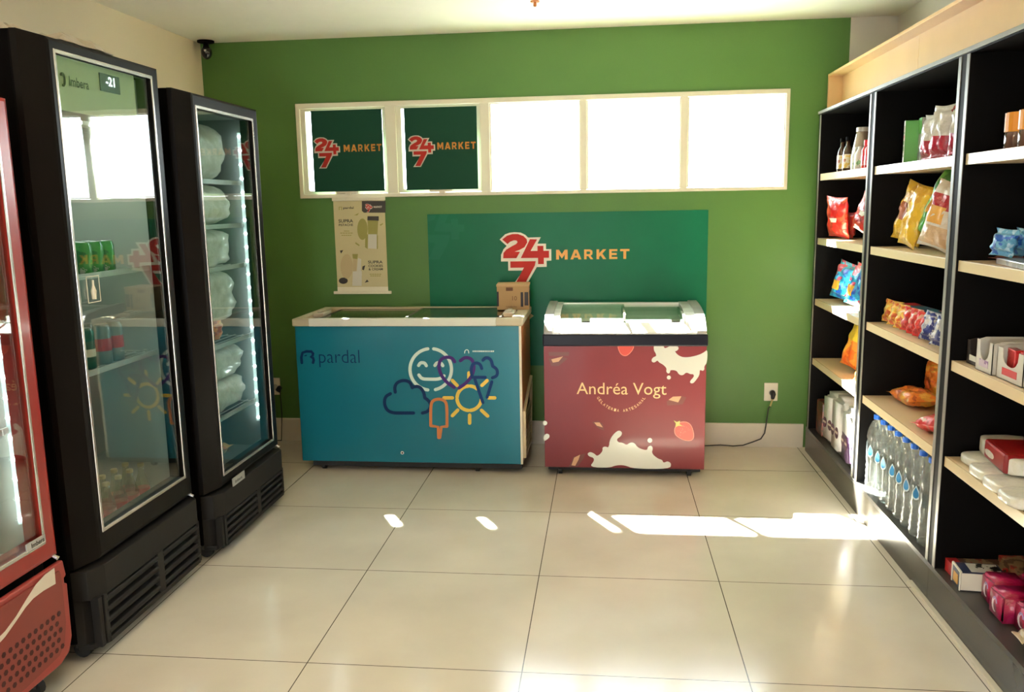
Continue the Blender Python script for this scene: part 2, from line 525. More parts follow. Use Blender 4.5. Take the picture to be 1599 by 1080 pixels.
# banner
BY = YB - .004
ban = tag(obj('wall_banner', box(BM(), -1.207, .678, BY, YB, .56, 1.608), bann), 'dark green vinyl banner with big red 24/7 logo behind the freezers', 'banner')
pa = P(770 + 70 / 6.952, 350 + 88 / 6.952, 1, BY); pb = P(770 + 630 / 6.952, 350 + 88 / 6.952, 1, BY)
logo(ban, pa.x, pa.z, (pb.x - pa.x) / 560, BY)
market_px(orange, ban, 770 + 685 / 6.952, 350 + 270 / 6.952 + 1, 770 + 1480 / 6.952, 350 + 383 / 6.952, 1, BY)
bm = BM()
for q in ([(290, 160), (440, 160), (370, 310), (480, 310), (480, 235), (590, 235), (600, 330), (700, 330), (700, 450), (620, 450), (610, 580), (490, 580), (480, 450), (190, 440)],
          [(90, 500), (460, 500), (430, 640), (280, 920), (95, 920), (215, 640), (90, 630)], [(92, 175), (230, 175), (190, 250), (92, 280)]):
    decal(bm, Z(q, 660, 320, 10.8), 1, BY)
obj('watermark_print', bm, bannl, ban)

# window films
for k, (xa, xb, lab) in enumerate(((-1.985, -1.492, 'dark green 24/7 sheet hung in the leftmost window, left daylight gap'), (-1.340, -.848, 'dark green 24/7 sheet in the second window from the left'))):
    fy = YB - .020
    f = tag(obj('window_sheet', box(BM(), xa, xb, fy, fy + .003, 1.772, 2.312), film), lab, 'sign', 'printed sheets hung in the windows')
    scl = .186 / 560
    logo(f, xa + (.008 if k == 0 else .02), 2.137 if k == 0 else 2.133, scl, fy, mats=(whf_, redf_))
    if k == 0: market_px(orf_, f, 537, 226, 596, 237, 1, fy)
    else: market_px(orf_, f, 683, 222.5, 743, 233.5, 1, fy)

# poster with rails
py = YB - .010
po = thing('hanging_poster', 'narrow cream poster with ice cream bars hanging below the leftmost window', 'poster', (-1.675, py, 1.08))
pcream = M('poster_paper', (.55, .47, .25), .5, noise=.05, nscale=5)
polive = M('poster_olive', (.30, .27, .06), .5); pdk = M('poster_dark', (.03, .022, .015), .5); ptan = M('poster_tan', (.50, .38, .20), .5)
sh = obj('sheet', box(BM(), -1.862, -1.500, py, py + .002, 1.10, 1.715), pcream, po)
obj('top_rail', box(BM(), -1.868, -1.494, py - .010, py + .006, 1.708, 1.732), cream, po, bevel=.003)
obj('bottom_rail', box(BM(), -1.888, -1.476, py - .014, py + .006, 1.066, 1.086), cream, po, bevel=.003)
obj('bottom_strip', box(BM(), -1.862, -1.500, py - .002, py + .004, 1.084, 1.115), cream, po)
PZ = lambda pts: Z(pts, 500, 290, 5.685)
pieces('corner_print', [PZ([(370, 135), (580, 135), (580, 238), (388, 238), (370, 222)])], pdk, po, 1, py)
pieces('chocolate_chip_print', [PZ(q) for q in ([(175, 575), (205, 570), (185, 602)], [(375, 715), (400, 705), (388, 750), (372, 742)], [(395, 860), (415, 832), (432, 850)])], pdk, po, 1, py)
pieces('cookie_print', [PZ(circ(205, 842, 40, 16, ry=28))], pdk, po, 1, py)
pieces('pack_top_print', [PZ([(420, 270), (520, 270), (520, 310), (418, 305)])], pdk, po, 1, py, .0014)
pieces('ice_cream_bar_print', [PZ(circ(375, 385, 46, 20, ry=95))], polive, po, 1, py)
pieces('pack_print', [PZ([(420, 305), (515, 305), (508, 440), (425, 440)]), PZ([(400, 430), (425, 430), (420, 560), (398, 545)]), PZ([(495, 440), (512, 440), (512, 560), (497, 560)]), PZ([(285, 605), (335, 605), (330, 650), (290, 645)])], polive, po, 1, py, .0013)
pieces('leaf_print', [PZ(q) for q in ([(315, 500), (350, 525), (345, 535), (310, 512)], [(528, 345), (560, 330), (555, 342), (535, 355)], [(300, 262), (345, 240), (330, 262)])], polive, po, 1, py)
pwh = M('poster_white', (.60, .57, .48), .5)
pieces('pack_label_print', [PZ([(425, 430), (502, 430), (502, 560), (425, 555)]), PZ([(290, 760), (370, 755), (368, 888), (285, 888)]), PZ([(335, 640), (365, 650), (362, 755), (325, 755)])], pwh, po, 1, py, .0018)
pieces('ice_cream_bar_print', [PZ(circ(235, 715, 55, 20, ry=110))], ptan, po, 1, py)
pieces('pack_side_print', [PZ([(292, 645), (325, 645), (320, 760), (290, 760)])], ptan, po, 1, py, .0014)
for txt, q in (('SUPRA', (163, 298, 293, 328)), ('PISTACHE', (165, 338, 292, 358)), ('SUPRA', (425, 664, 555, 690)), ('COOKIES', (428, 700, 556, 722)), ('& CREAM', (430, 730, 556, 750)), ('pardal', (205, 185, 298, 212))):
    (x0, y0), (x1, y1) = PZ([(q[0], q[1]), (q[2], q[3])])
    text_px('lettering', txt, pdk, po, x0, y0, x1, y1, 1, py, .0016, .02)
bm = BM()
for (xa, xb, yy) in ((210, 260, 402), (178, 292, 420), (190, 280, 440), (440, 545, 785), (445, 540, 800)):
    for k in range(5):
        a = xa + (xb - xa) * k / 5
        decal(bm, PZ([(a, yy - 4), (a + (xb - xa) / 5 * .8, yy - 4), (a + (xb - xa) / 5 * .8, yy + 3), (a, yy + 3)]), 1, py)
stroke(bm, PZ([(168, 212), (168, 188), (190, 188), (190, 212)]), 1.2, 1, py)
obj('small_print', bm, polive, po)
lp = P(500 + 398 / 5.685, 290 + 160 / 5.685, 1, py)
logo(po, lp.x, lp.z, .052 / 560, py - .001)
market_px(lwhite, po, 583.5, 321.5, 596.5, 324.5, 1, py)

# outlets on the back wall
def outlet(c, label, cord):
    o = thing('wall_outlet', label, 'outlet', (c[0], YB, c[2]))
    obj('plate', box(BM(), c[0] - .045, c[0] + .045, YB - .010, YB, c[2] - .062, c[2] + .062), M('outlet_plate', (.78, .72, .58), .4), o, bevel=.003)
    obj('socket', tube(BM(), [(c[0] + .008, YB - .010, c[2] - .005), (c[0] + .008, YB - .014, c[2] - .005)], .022, 16), M('socket_face', (.45, .42, .36), .5), o)
    return o


outlet((1.118, 0, .385), 'white wall outlet beside the red freezer, black plug in it', True)
outlet((-2.372, 0, .40), 'outlet on the wall in the dark corner left of the blue freezer', False)
pc = thing('power_cord', 'black cord with plug running from the right wall outlet along the skirting', 'cord', (1.12, YB - .02, .36))
obj('plug', tube(BM(), [(1.126, YB - .013, .38), (1.126, YB - .045, .375), (1.122, YB - .05, .345)], [.019, .017, .010], 12), rubber, pc, smooth=True)
obj('cable_sleeve', tube(BM(), [(1.122, YB - .05, .345), (1.110, YB - .042, .295)], .006, 8), M('sleeve_yellow', (.65, .55, .22), .5), pc)
pts = [(1105, 695.5), (1125, 694.5), (1145, 696), (1160, 695), (1175, 690), (1188, 685), (1194, 676), (1196, 664), (1198, 650), (1200, 637)]
path = []
for i, (x, y) in enumerate(pts):
    q = P(x, y, 1, YB - .035); q.z = max(q.z, .006); path.append(q)
path = [Vector((.50, YB - .04, .006))] + path + [Vector((1.110, YB - .042, .295))]
obj('cable', tube(BM(), path, .0045, 8), M('cable_black', (.02, .018, .014), .45), pc, smooth=True)
o = thing('wall_plug', 'small dark plug with cord on the wall left of the blue freezer', 'plug', (-2.33, YB - .013, .39))
obj('plug_body', tube(BM(), [(-2.33, YB - .013, .39), (-2.328, YB - .05, .385), (-2.31, YB - .055, .37)], [.018, .016, .008], 10), rubber, o, smooth=True)
obj('cable', tube(BM(), [(-2.31, YB - .055, .37), (-2.31, YB - .05, .2), (-2.33, YB - .04, .006), (-2.6, YB - .05, .006)], .004, 6), rubber, o)

# ceiling camera and sprinkler
cc = thing('security_camera', 'small black dome camera on the ceiling in the left back corner', 'camera', (-2.66, 5.62, H))
obj('mount_plate', lathe(BM(), [(.055, -.012), (.055, 0)], (-2.66, 5.62, H), 20), black, cc)
obj('arm', lathe(BM(), [(.02, -.05), (.016, -.012)], (-2.66, 5.62, H), 12), black, cc)
bm = BM(); bmesh.ops.create_uvsphere(bm, u_segments=16, v_segments=12, radius=.036, matrix=Matrix.Translation((-2.66, 5.62, H - .075)) @ Matrix.Scale(1.25, 4, (0, 0, 1)))
hd = obj('camera_head', bm, blackg, cc, smooth=True)
bm = BM(); bmesh.ops.create_uvsphere(bm, u_segments=10, v_segments=8, radius=.009, matrix=Matrix.Translation((-2.652, 5.585, H - .068)))
obj('lens', bm, chrome, hd, smooth=True)
sp_ = thing('ceiling_sprinkler', 'tiny copper coloured sprinkler tip on the ceiling at the top edge', 'sprinkler', (-.39, 4.92, H))
obj('rosette', lathe(BM(), [(.024, -.006), (.026, 0)], (-.39, 4.92, H), 16), M('copper', (.55, .20, .06), .4, metal=.5), sp_)
obj('nozzle', lathe(BM(), [(.006, -.030), (.010, -.024), (.007, -.006)], (-.39, 4.92, H), 10), M('copper', (.5, .2, .06)), sp_)

# ------------------------------------------------------------------ chest freezers
# blue one
bx0, bx1, by0, by1 = -1.925, -.505, 5.0, 5.61
bf = thing('chest_freezer', 'long blue chest freezer with sun, cloud and smiling face drawings', 'freezer', ((bx0 + bx1) / 2, 5.3, 0))
ob = M('orange_side', (.42, .13, .03), .35, noise=.25, nscale=4)
bm = BM()
box(bm, bx0 + .004, bx1, by0 + .006, by1, .068, .940)
obj('body', bm, ob, bf, bevel=.006)
obj('front_panel', box(BM(), bx0, bx1 - .012, by0, by0 + .012, .068, .938), teal, bf, bevel=.004)
obj('corner_trim', box(BM(), bx1 - .013, bx1 + .001, by0 + .001, by0 + .014, .068, .938), cream, bf)
rim = BM()
zt = .985
ringshape(rim, [(bx0 - .012, by0 - .012, .938), (bx1 + .012, by0 - .012, .938), (bx1 + .012, by1 + .01, .938), (bx0 - .012, by1 + .01, .938)],
          [(bx0 + .05, by0 + .045, .938), (bx1 - .065, by0 + .045, .938), (bx1 - .065, by1 - .03, .938), (bx0 + .05, by1 - .03, .938)], (0, 0, zt - .938))
rimc = M('freezer_rim', (.50, .43, .29), .4)
obj('rim', rim, rimc, bf, bevel=.008)
obj('rim_front_cover', box(BM(), -1.83, -.655, by0 - .016, by0 + .02, .938, zt + .003), M('rim_white', (.70, .68, .58), .3), bf, bevel=.006)
inn = BM()
box(inn, bx0 + .05, bx1 - .065, by0 + .045, by1 - .03, .70, .71)
obj('inner_floor', inn, M('freezer_liner', (.34, .36, .26), .6), bf)
for nm, xa, xb, zz in (('glass_lid', bx0 + .12, -1.20, .967), ('glass_lid', -1.24, bx1 - .13, .975)):
    g = obj(nm, box(BM(), xa, xb, by0 + .05, by1 - .045, zz, zz + .006), glass('lid_glass', (.75, .85, .75), 1.7), bf)
    bm = BM(); ringshape(bm, [(xa, by0 + .046, zz - .002), (xb, by0 + .046, zz - .002), (xb, by1 - .04, zz - .002), (xa, by1 - .04, zz - .002)],
                         [(xa + .014, by0 + .06, zz - .002), (xb - .014, by0 + .06, zz - .002), (xb - .014, by1 - .055, zz - .002), (xa + .014, by1 - .055, zz - .002)], (0, 0, .009))
    obj('lid_frame', bm, M('lid_frame_bronze', (.10, .08, .05), .4), g)
for xa in (bx0 + .085, bx1 - .10):
    bm = BM(); box(bm, xa - .035, xa + .035, by0 + .20, by0 + .36, .965, .995)
    box(bm, xa - .012, xa + .02, by0 + .22, by0 + .30, .995, 1.008)
    obj('lid_latch', bm, M('latch_grey', (.50, .45, .36), .35), bf, bevel=.006)
# grille on its right side
bm = BM()
sx = bx1
ringshape(bm, [(sx, 5.03, .10), (sx, 5.46, .10), (sx, 5.56, .52), (sx, 5.03, .40)], [(sx, 5.045, .115), (sx, 5.45, .115), (sx, 5.545, .495), (sx, 5.045, .39)], (.018, 0, 0))
for k in range(7):
    zz = .14 + k * .035
    box(bm, sx, sx + .014, 5.04, 5.47 + k * .010, zz, zz + .010)
obj('side_grille', bm, M('grille_cream', (.55, .45, .28), .45), bf)
obj('grille_back', box(BM(), sx, sx + .003, 5.04, 5.46, .11, .39), M('grille_shadow', (.05, .04, .03), .7), bf)
obj('base_skirt', box(BM(), bx0 + .06, bx1 - .01, by0 + .03, by1 - .03, .030, .070), rubber, bf)
for x in (-.80, -1.80):
    for y in (5.06, 5.50):
        w_ = obj('caster', tube(BM(), [(x - .012, y, .024), (x + .012, y, .024)], .0235, 14), rubber, bf)
        obj('caster_fork', box(BM(), x - .018, x + .018, y - .012, y + .012, .028, .07), dark, w_)
obj('lock', tube(BM(), [(-1.268, by0 + .002, .132), (-1.268, by0 - .006, .132)], .011, 16), chrome, bf)
obj('key_hole', tube(BM(), [(-1.268, by0 - .005, .132), (-1.268, by0 - .0075, .132)], .006, 12), blackg, bf)
obj('cord_hook', prism(BM(), [(bx1, 5.56, .90), (bx1 + .03, 5.56, .925), (bx1, 5.56, .95)], (0, .006, 0)), M('hook', (.45, .36, .15), .5), bf)
G = lambda pts: Z(pts, 580, 520, 5.4)
SW = 5.0
y5 = by0


def draw(name, strokes, mat, off, wpx=SW):
    bm = BM()
    for i, s in enumerate(strokes): stroke(bm, G(s), wpx, 1, y5, 0, off + i * .00006)
    obj(name, bm, mat, bf)


sm = lambda p, c=False: smooth_pts(p, 2, c)
draw('smiling_face_print', [circ(500, 305, 175, 26, 98, 262), circ(500, 305, 175, 26, -77, 82), sm([(398, 272), (412, 250), (430, 248), (450, 252), (463, 274)]), sm([(535, 272), (550, 250), (570, 248), (590, 254), (602, 274)]), sm([(400, 352), (425, 385), (480, 388), (575, 388), (612, 360)])], palep, .0008)
SUN = []
for a0, a1 in ((95, 175), (185, 265), (275, 355), (50, 85)): SUN.append(circ(825, 548, 103, 12, a0, a1))
for a, b_ in (((612, 545), (683, 545)), ((990, 545), (1040, 545)), ((683, 695), (728, 648)), ((828, 690), (828, 758)), ((928, 650), (980, 698)), ((932, 440), (975, 400)), ((822, 335), (822, 380)), ((682, 398), (722, 440))): SUN.append([a, b_])
draw('sun_print', SUN, yellow, .0014, 5.4)
draw('heart_print', [sm([(702, 240), (680, 208), (630, 200), (580, 222), (565, 285), (590, 360), (640, 420), (698, 457)]), sm([(750, 232), (790, 202), (845, 215), (868, 270), (855, 350), (800, 420), (738, 462)])], purple, .0026, 5.2)
draw('cloud_print', [sm([(160, 510), (115, 535), (108, 600), (135, 655), (190, 673), (240, 673), (355, 673)]), sm([(430, 673), (478, 660), (505, 612), (485, 570), (450, 545)]), sm([(450, 545), (440, 490), (400, 445), (345, 455)]), sm([(345, 460), (325, 410), (270, 395), (215, 415), (195, 455), (201, 497)])], navy, .0033)
draw('popsicle_print', [sm([(500, 780), (500, 610), (515, 568), (568, 552), (620, 568), (637, 610), (637, 785)]), [(500, 780), (562, 790), (566, 880)], [(637, 785), (590, 790), (576, 880)]], orangep, .0042, 4.6)
draw('ice_cream_cone_print', [sm([(852, 372), (838, 320), (850, 262), (885, 248), (918, 262), (930, 298)]), sm([(940, 228), (968, 203), (1010, 222), (1022, 278)]), sm([(1022, 278), (1062, 305), (1062, 360), (1020, 376)]), [(868, 372), (960, 372)], [(872, 388), (940, 585)], [(1015, 410), (975, 540)]], M('blue_print', (.005, .035, .14), .4, spec=.15), .0048, 4.8)
bm = BM()
stroke(bm, Z([(228, 700), (222, 640), (235, 585), (280, 570), (335, 572), (355, 595), (350, 620), (330, 630), (355, 645), (362, 670), (355, 698)], 440, 470, 7.268), 4.2, 1, y5)
stroke(bm, Z([(262, 620), (280, 615)], 440, 470, 7.268), 1.6, 1, y5)
obj('bird_mark_print', bm, navy, bf)
text_px('lettering', 'pardal', navy, bf, 499, 546, 562, 573, 1, y5, .001, -.012)
bm = BM()
stroke(bm, sm([(725.5, 551), (726, 547), (729, 545.5), (731.5, 547), (732, 551)]), 1.3, 1, y5)
random.seed(4)
x = 738
while x < 772:
    l = random.uniform(.8, 2); decal(bm, [(x, 547), (x + l, 547), (x + l, 549.4), (x, 549.4)], 1, y5); x += l + .7
obj('small_mark_print', bm, palep, bf)

# cardboard box on it
cb = thing('cardboard_box', 'small brown cardboard box standing on the blue freezer', 'box', (-.60, 5.50, .986), rot=(0, 0, .06))
cw, cd, ch_ = .105, .095, .165
obj('carton', box(BM(), -cw, cw, -cd, cd, 0, ch_ - .01), cardb, cb, local=True, bevel=.002)
obj('lid_flap', box(BM(), -cw - .003, cw + .003, -cd - .003, cd + .003, ch_ - .012, ch_), M('cardboard_pale', (.48, .30, .15), .8), cb, local=True)
inkm = M('carton_ink', (.02, .018, .03), .6); inkb = M('carton_ink_brown', (.14, .06, .03), .7)
obj('dark_label', box(BM(), -.045, .0, -cd - .004, -cd - .001, ch_ - .040, ch_ - .018), inkb, cb, local=True)
bm = BM(); box(bm, .050, .066, -cd - .002, -cd, .02, .115); box(bm, -cw, -cw + .012, -cd - .002, -cd, .025, .12); box(bm, cw - .001, cw + .002, -cd + .01, cd - .03, .03, .12)
box(bm, .075, .100, -cd - .002, -cd, .028, .115)
obj('black_bars', bm, inkm, cb, local=True)
letters('lettering', '10', inkb, cb, (-.005, -cd - .002, .062), (1, 0, 0), (0, 0, 1), .030, .028, local=True)
letters('lettering', 'Unidades', inkb, cb, (-.045, -cd - .002, .016), (1, 0, 0), (0, 0, 1), .07, .012, local=True)

# red one
rx0, rx1, ry0, ry1 = -.368, .602, 5.0, 5.60
rf = thing('chest_freezer', 'red chest freezer with milk splashes, strawberries and curved glass top', 'freezer', ((rx0 + rx1) / 2, 5.3, 0))
obj('body', box(BM(), rx0, rx1, ry0 + .004, ry1, .055, .83), M('red_side', (.26, .025, .022), .3), rf, bevel=.004)
obj('front_panel', box(BM(), rx0, rx1, ry0, ry0 + .01, .055, .818), maroon, rf, bevel=.002)
obj('front_band', box(BM(), rx0 - .006, rx1 + .006, ry0 - .016, ry1, .816, .889), M('navy_black_plastic', (.008, .008, .014), .3, spec=.15), rf, bevel=.008)
prof = [(4.990, .888), (4.993, .896), (5.025, .922), (5.065, .948), (5.12, .972), (5.20, .990), (5.30, 1.001), (5.45, 1.008), (5.60, 1.010)]
greyp = M('grey_cap', (.30, .29, .27), .3)
for xa, xb in ((rx0 + .002, rx0 + .055), (rx1 - .06, rx1 - .002)):
    pr_ = [(xa, y, z + .012) for y, z in prof] + [(xa, 5.60, .885), (xa, 4.990, .885)]
    obj('end_cap', prism(BM(), pr_, (xb - xa, 0, 0)), greyp, rf, bevel=.004)


def sheet(bm, xa, xb, pr, th=.006, dz=0):
    rows = [[bm.verts.new((xa, y, z + dz)), bm.verts.new((xb, y, z + dz)), bm.verts.new((xb, y, z + dz - th)), bm.verts.new((xa, y, z + dz - th))] for y, z in pr]
    for i in range(len(rows) - 1):
        a, b_ = rows[i], rows[i + 1]
        for k in range(4): bm.faces.new([a[k], a[(k + 1) % 4], b_[(k + 1) % 4], b_[k]])
    bm.faces.new(rows[0]); bm.faces.new(list(reversed(rows[-1])))
    return bm


frame_white = M('freezer_white', (.80, .79, .76), .18, coat=.5)
obj('front_frame', sheet(BM(), rx0 + .055, rx1 - .06, prof[:4], .02), frame_white, rf, smooth=False)
for xa, xb in ((rx0 + .055, rx0 + .095), (rx1 - .12, rx1 - .06)):
    obj('side_frame', sheet(BM(), xa, xb, prof, .02, .004), frame_white, rf)
obj('back_frame', box(BM(), rx0 + .055, rx1 - .06, 5.555, 5.60, .89, 1.012), frame_white, rf)
lg = glass('lid_glass_red', (.80, .88, .78), 1.7)
for xa, xb, dz in ((rx0 + .095, .125, -.003), (.105, rx1 - .12, -.011)):
    g = obj('glass_lid', sheet(BM(), xa, xb, [q for q in prof[2:-1]] + [(5.555, 1.01)], .005, dz), lg, rf)
    obj('lid_handle', box(BM(), xb - .012, xb, 5.06, 5.54, .96 + dz, 1.0 + dz), M('lid_edge', (.42, .43, .36), .3), g)
bm = BM()
box(bm, .25, .33, ry0 + .020, ry0 + .05, .955, .958)
obj('inner_tub', box(BM(), rx0 + .06, rx1 - .07, ry0 + .03, ry1 - .03, .60, .62), M('tub', (.55, .57, .42), .6), rf)
bm.free()
bm = BM(); box(bm, .27, .31, 5.0255, 5.03, .946, .952); box(bm, .335, .375, 5.0255, 5.03, .946, .952)
obj('frame_vents', bm, greyp, rf)
obj('base_skirt', box(BM(), rx0 + .02, rx1 - .02, ry0 + .03, ry1 - .03, .030, .057), rubber, rf)
for x in (-.275, .515):
    for y in (5.045, 5.50):
        w_ = obj('caster', tube(BM(), [(x - .012, y, .024), (x + .012, y, .024)], .0235, 14), rubber, rf)
        obj('caster_fork', box(BM(), x - .018, x + .018, y - .01, y + .01, .03, .06), chrome, w_)
RY = ry0
milk = M('milk_print', (.68, .68, .60), .25, coat=.3)
TR = [(250, 100), (430, 100), (445, 155), (480, 160), (560, 115), (690, 112), (725, 165), (680, 215), (640, 215), (700, 290), (800, 335), (950, 325), (1100, 285), (1200, 235), (1258, 180), (1250, 430), (1195, 500), (1200, 560), (1170, 590), (1110, 560), (1110, 660), (1050, 750), (990, 820), (940, 820), (925, 780), (1010, 690), (990, 645), (940, 650), (860, 610), (810, 660), (760, 670), (710, 640), (680, 580), (560, 565), (555, 620), (520, 640), (480, 600), (495, 540), (430, 470), (350, 430), (320, 385), (270, 430), (220, 425), (205, 380), (240, 330), (300, 310), (290, 260), (250, 200)]
pieces('milk_splash_print', [Z(q, 1000, 530, 12) for q in (smooth_pts(TR, 2), circ(533, 710, 38, 14))], milk, rf, 1, RY, .0012)
BS = [(475, 527), (520, 470), (515, 440), (475, 430), (455, 405), (480, 385), (520, 400), (550, 430), (600, 380), (595, 345), (625, 335), (655, 350), (665, 270), (710, 210), (750, 185), (780, 205), (770, 240), (725, 270), (745, 300), (780, 300), (820, 325), (850, 300), (890, 300), (925, 350), (1010, 375), (1015, 340), (1045, 325), (1065, 350), (1050, 400), (1110, 450), (1150, 460), (1160, 490), (1200, 470), (1235, 495), (1218, 545), (885, 542), (800, 508), (720, 510), (660, 534)]
pieces('milk_splash_print', [Z(q, 840, 640, 5.922) for q in (smooth_pts(BS, 2), circ(1035, 280, 22, 14), circ(65, 120, 21, 14), smooth_pts([(52, 245), (75, 215), (105, 225), (108, 250), (85, 272), (52, 290)], 2))], milk, rf, 1, RY, .0012)
straw = M('strawberry_print', (.52, .05, .03), .4); strawl = M('strawberry_line', (.80, .25, .17), .3)
q1 = Z(smooth_pts([(1262, 170), (1300, 115), (1370, 105), (1420, 140), (1445, 230), (1430, 280), (1370, 285), (1300, 255), (1265, 220)], 2), 840, 640, 5.922)
q2 = Z(smooth_pts([(905, 60), (1090, 60), (1080, 110), (1030, 170), (985, 188), (940, 165), (915, 115)], 2), 840, 530, 7.268)
pieces('strawberry_print', [q1, q2], straw, rf, 1, RY, .0012)
bm = BM()
stroke(bm, q1 + [q1[0]], .9, 1, RY, 0, .0018); stroke(bm, [p for p in q2 if p[1] > 540], .9, 1, RY, 0, .0018)
random.seed(2)
for i in range(22):
    a = random.uniform(0, 2 * PI); r = random.uniform(0, .75) ** .5
    x, y = 1068 + 11 * r * math.cos(a), 673.5 + 10 * r * math.sin(a)
    decal(bm, [(x - .5, y - .9), (x + .4, y - .5), (x + .4, y + .7)], 1, RY, 0, .002)
obj('strawberry_outline_print', bm, strawl, rf)
bm = BM()
for q in ([(1255, 95), (1285, 110), (1315, 98), (1310, 130), (1340, 150), (1300, 145), (1270, 160), (1275, 125)],): decal(bm, Z(q, 840, 640, 5.922), 1, RY, 0, .0026)
obj('strawberry_leaf_print', bm, M('leaf_print', (.45, .42, .10), .4), rf)
choc = M('chocolate_print', (.13, .025, .018), .35); chocl = M('chocolate_light_print', (.55, .30, .16), .35)
CHD = [Z([(120, 215), (290, 200), (340, 215), (235, 300), (150, 300)], 840, 530, 7.268), Z([(120, 140), (355, 140), (350, 185), (125, 185)], 840, 530, 7.268),
       [(1041, 626), (1064, 618), (1072, 620), (1066, 631), (1042, 633)],
       Z([(500, 110), (560, 100), (600, 130), (612, 190), (560, 170)], 840, 640, 5.922), Z([(285, 525), (330, 430), (440, 400), (420, 450), (370, 520)], 840, 640, 5.922)]
CHL = [Z([(150, 225), (285, 190), (235, 250), (170, 262)], 840, 530, 7.268), [(1044, 624), (1051, 619), (1064, 618.5), (1059, 628)],
       Z([(520, 115), (570, 115), (600, 160), (545, 145)], 840, 640, 5.922), Z([(310, 510), (335, 440), (390, 412), (375, 460), (345, 515)], 840, 640, 5.922)]
pieces('chocolate_print', CHD, choc, rf, 1, RY, .0006)
pieces('chocolate_highlight_print', CHL, chocl, rf, 1, RY, .0009)
gold = M('gold_print', (.80, .55, .26), .35)
text_px('lettering', 'Andr\u00e9a Vogt', gold, rf, 900.5, 597, 1040.5, 621, 1, RY, .0014, 0)
arc = 'GELATERIA ARTESANAL'
for i, chh in enumerate(arc):
    if chh == ' ': continue
    a = math.radians(-148 + 116 * i / (len(arc) - 1))
    c0 = P(970 + 44 * math.cos(a), 599 - 44 * math.sin(a), 1, RY - .0014)
    up = Vector((-math.cos(a), 0, -math.sin(a))); ri = Vector((-math.sin(a), 0, math.cos(a)))
    letters('arc_lettering', chh, gold, rf, c0 - ri * .007, ri, up, .012, .017)

# ------------------------------------------------------------------ glass door fridges
liner = M('fridge_liner', (.42, .43, .40), .5)
linerg = M('fridge_liner_dark', (.22, .24, .24), .5)
silver = M('silver_trim', (.50, .47, .42), .25, metal=.7)
wire = M('fridge_wire', (.55, .55, .52), .35, metal=.3)


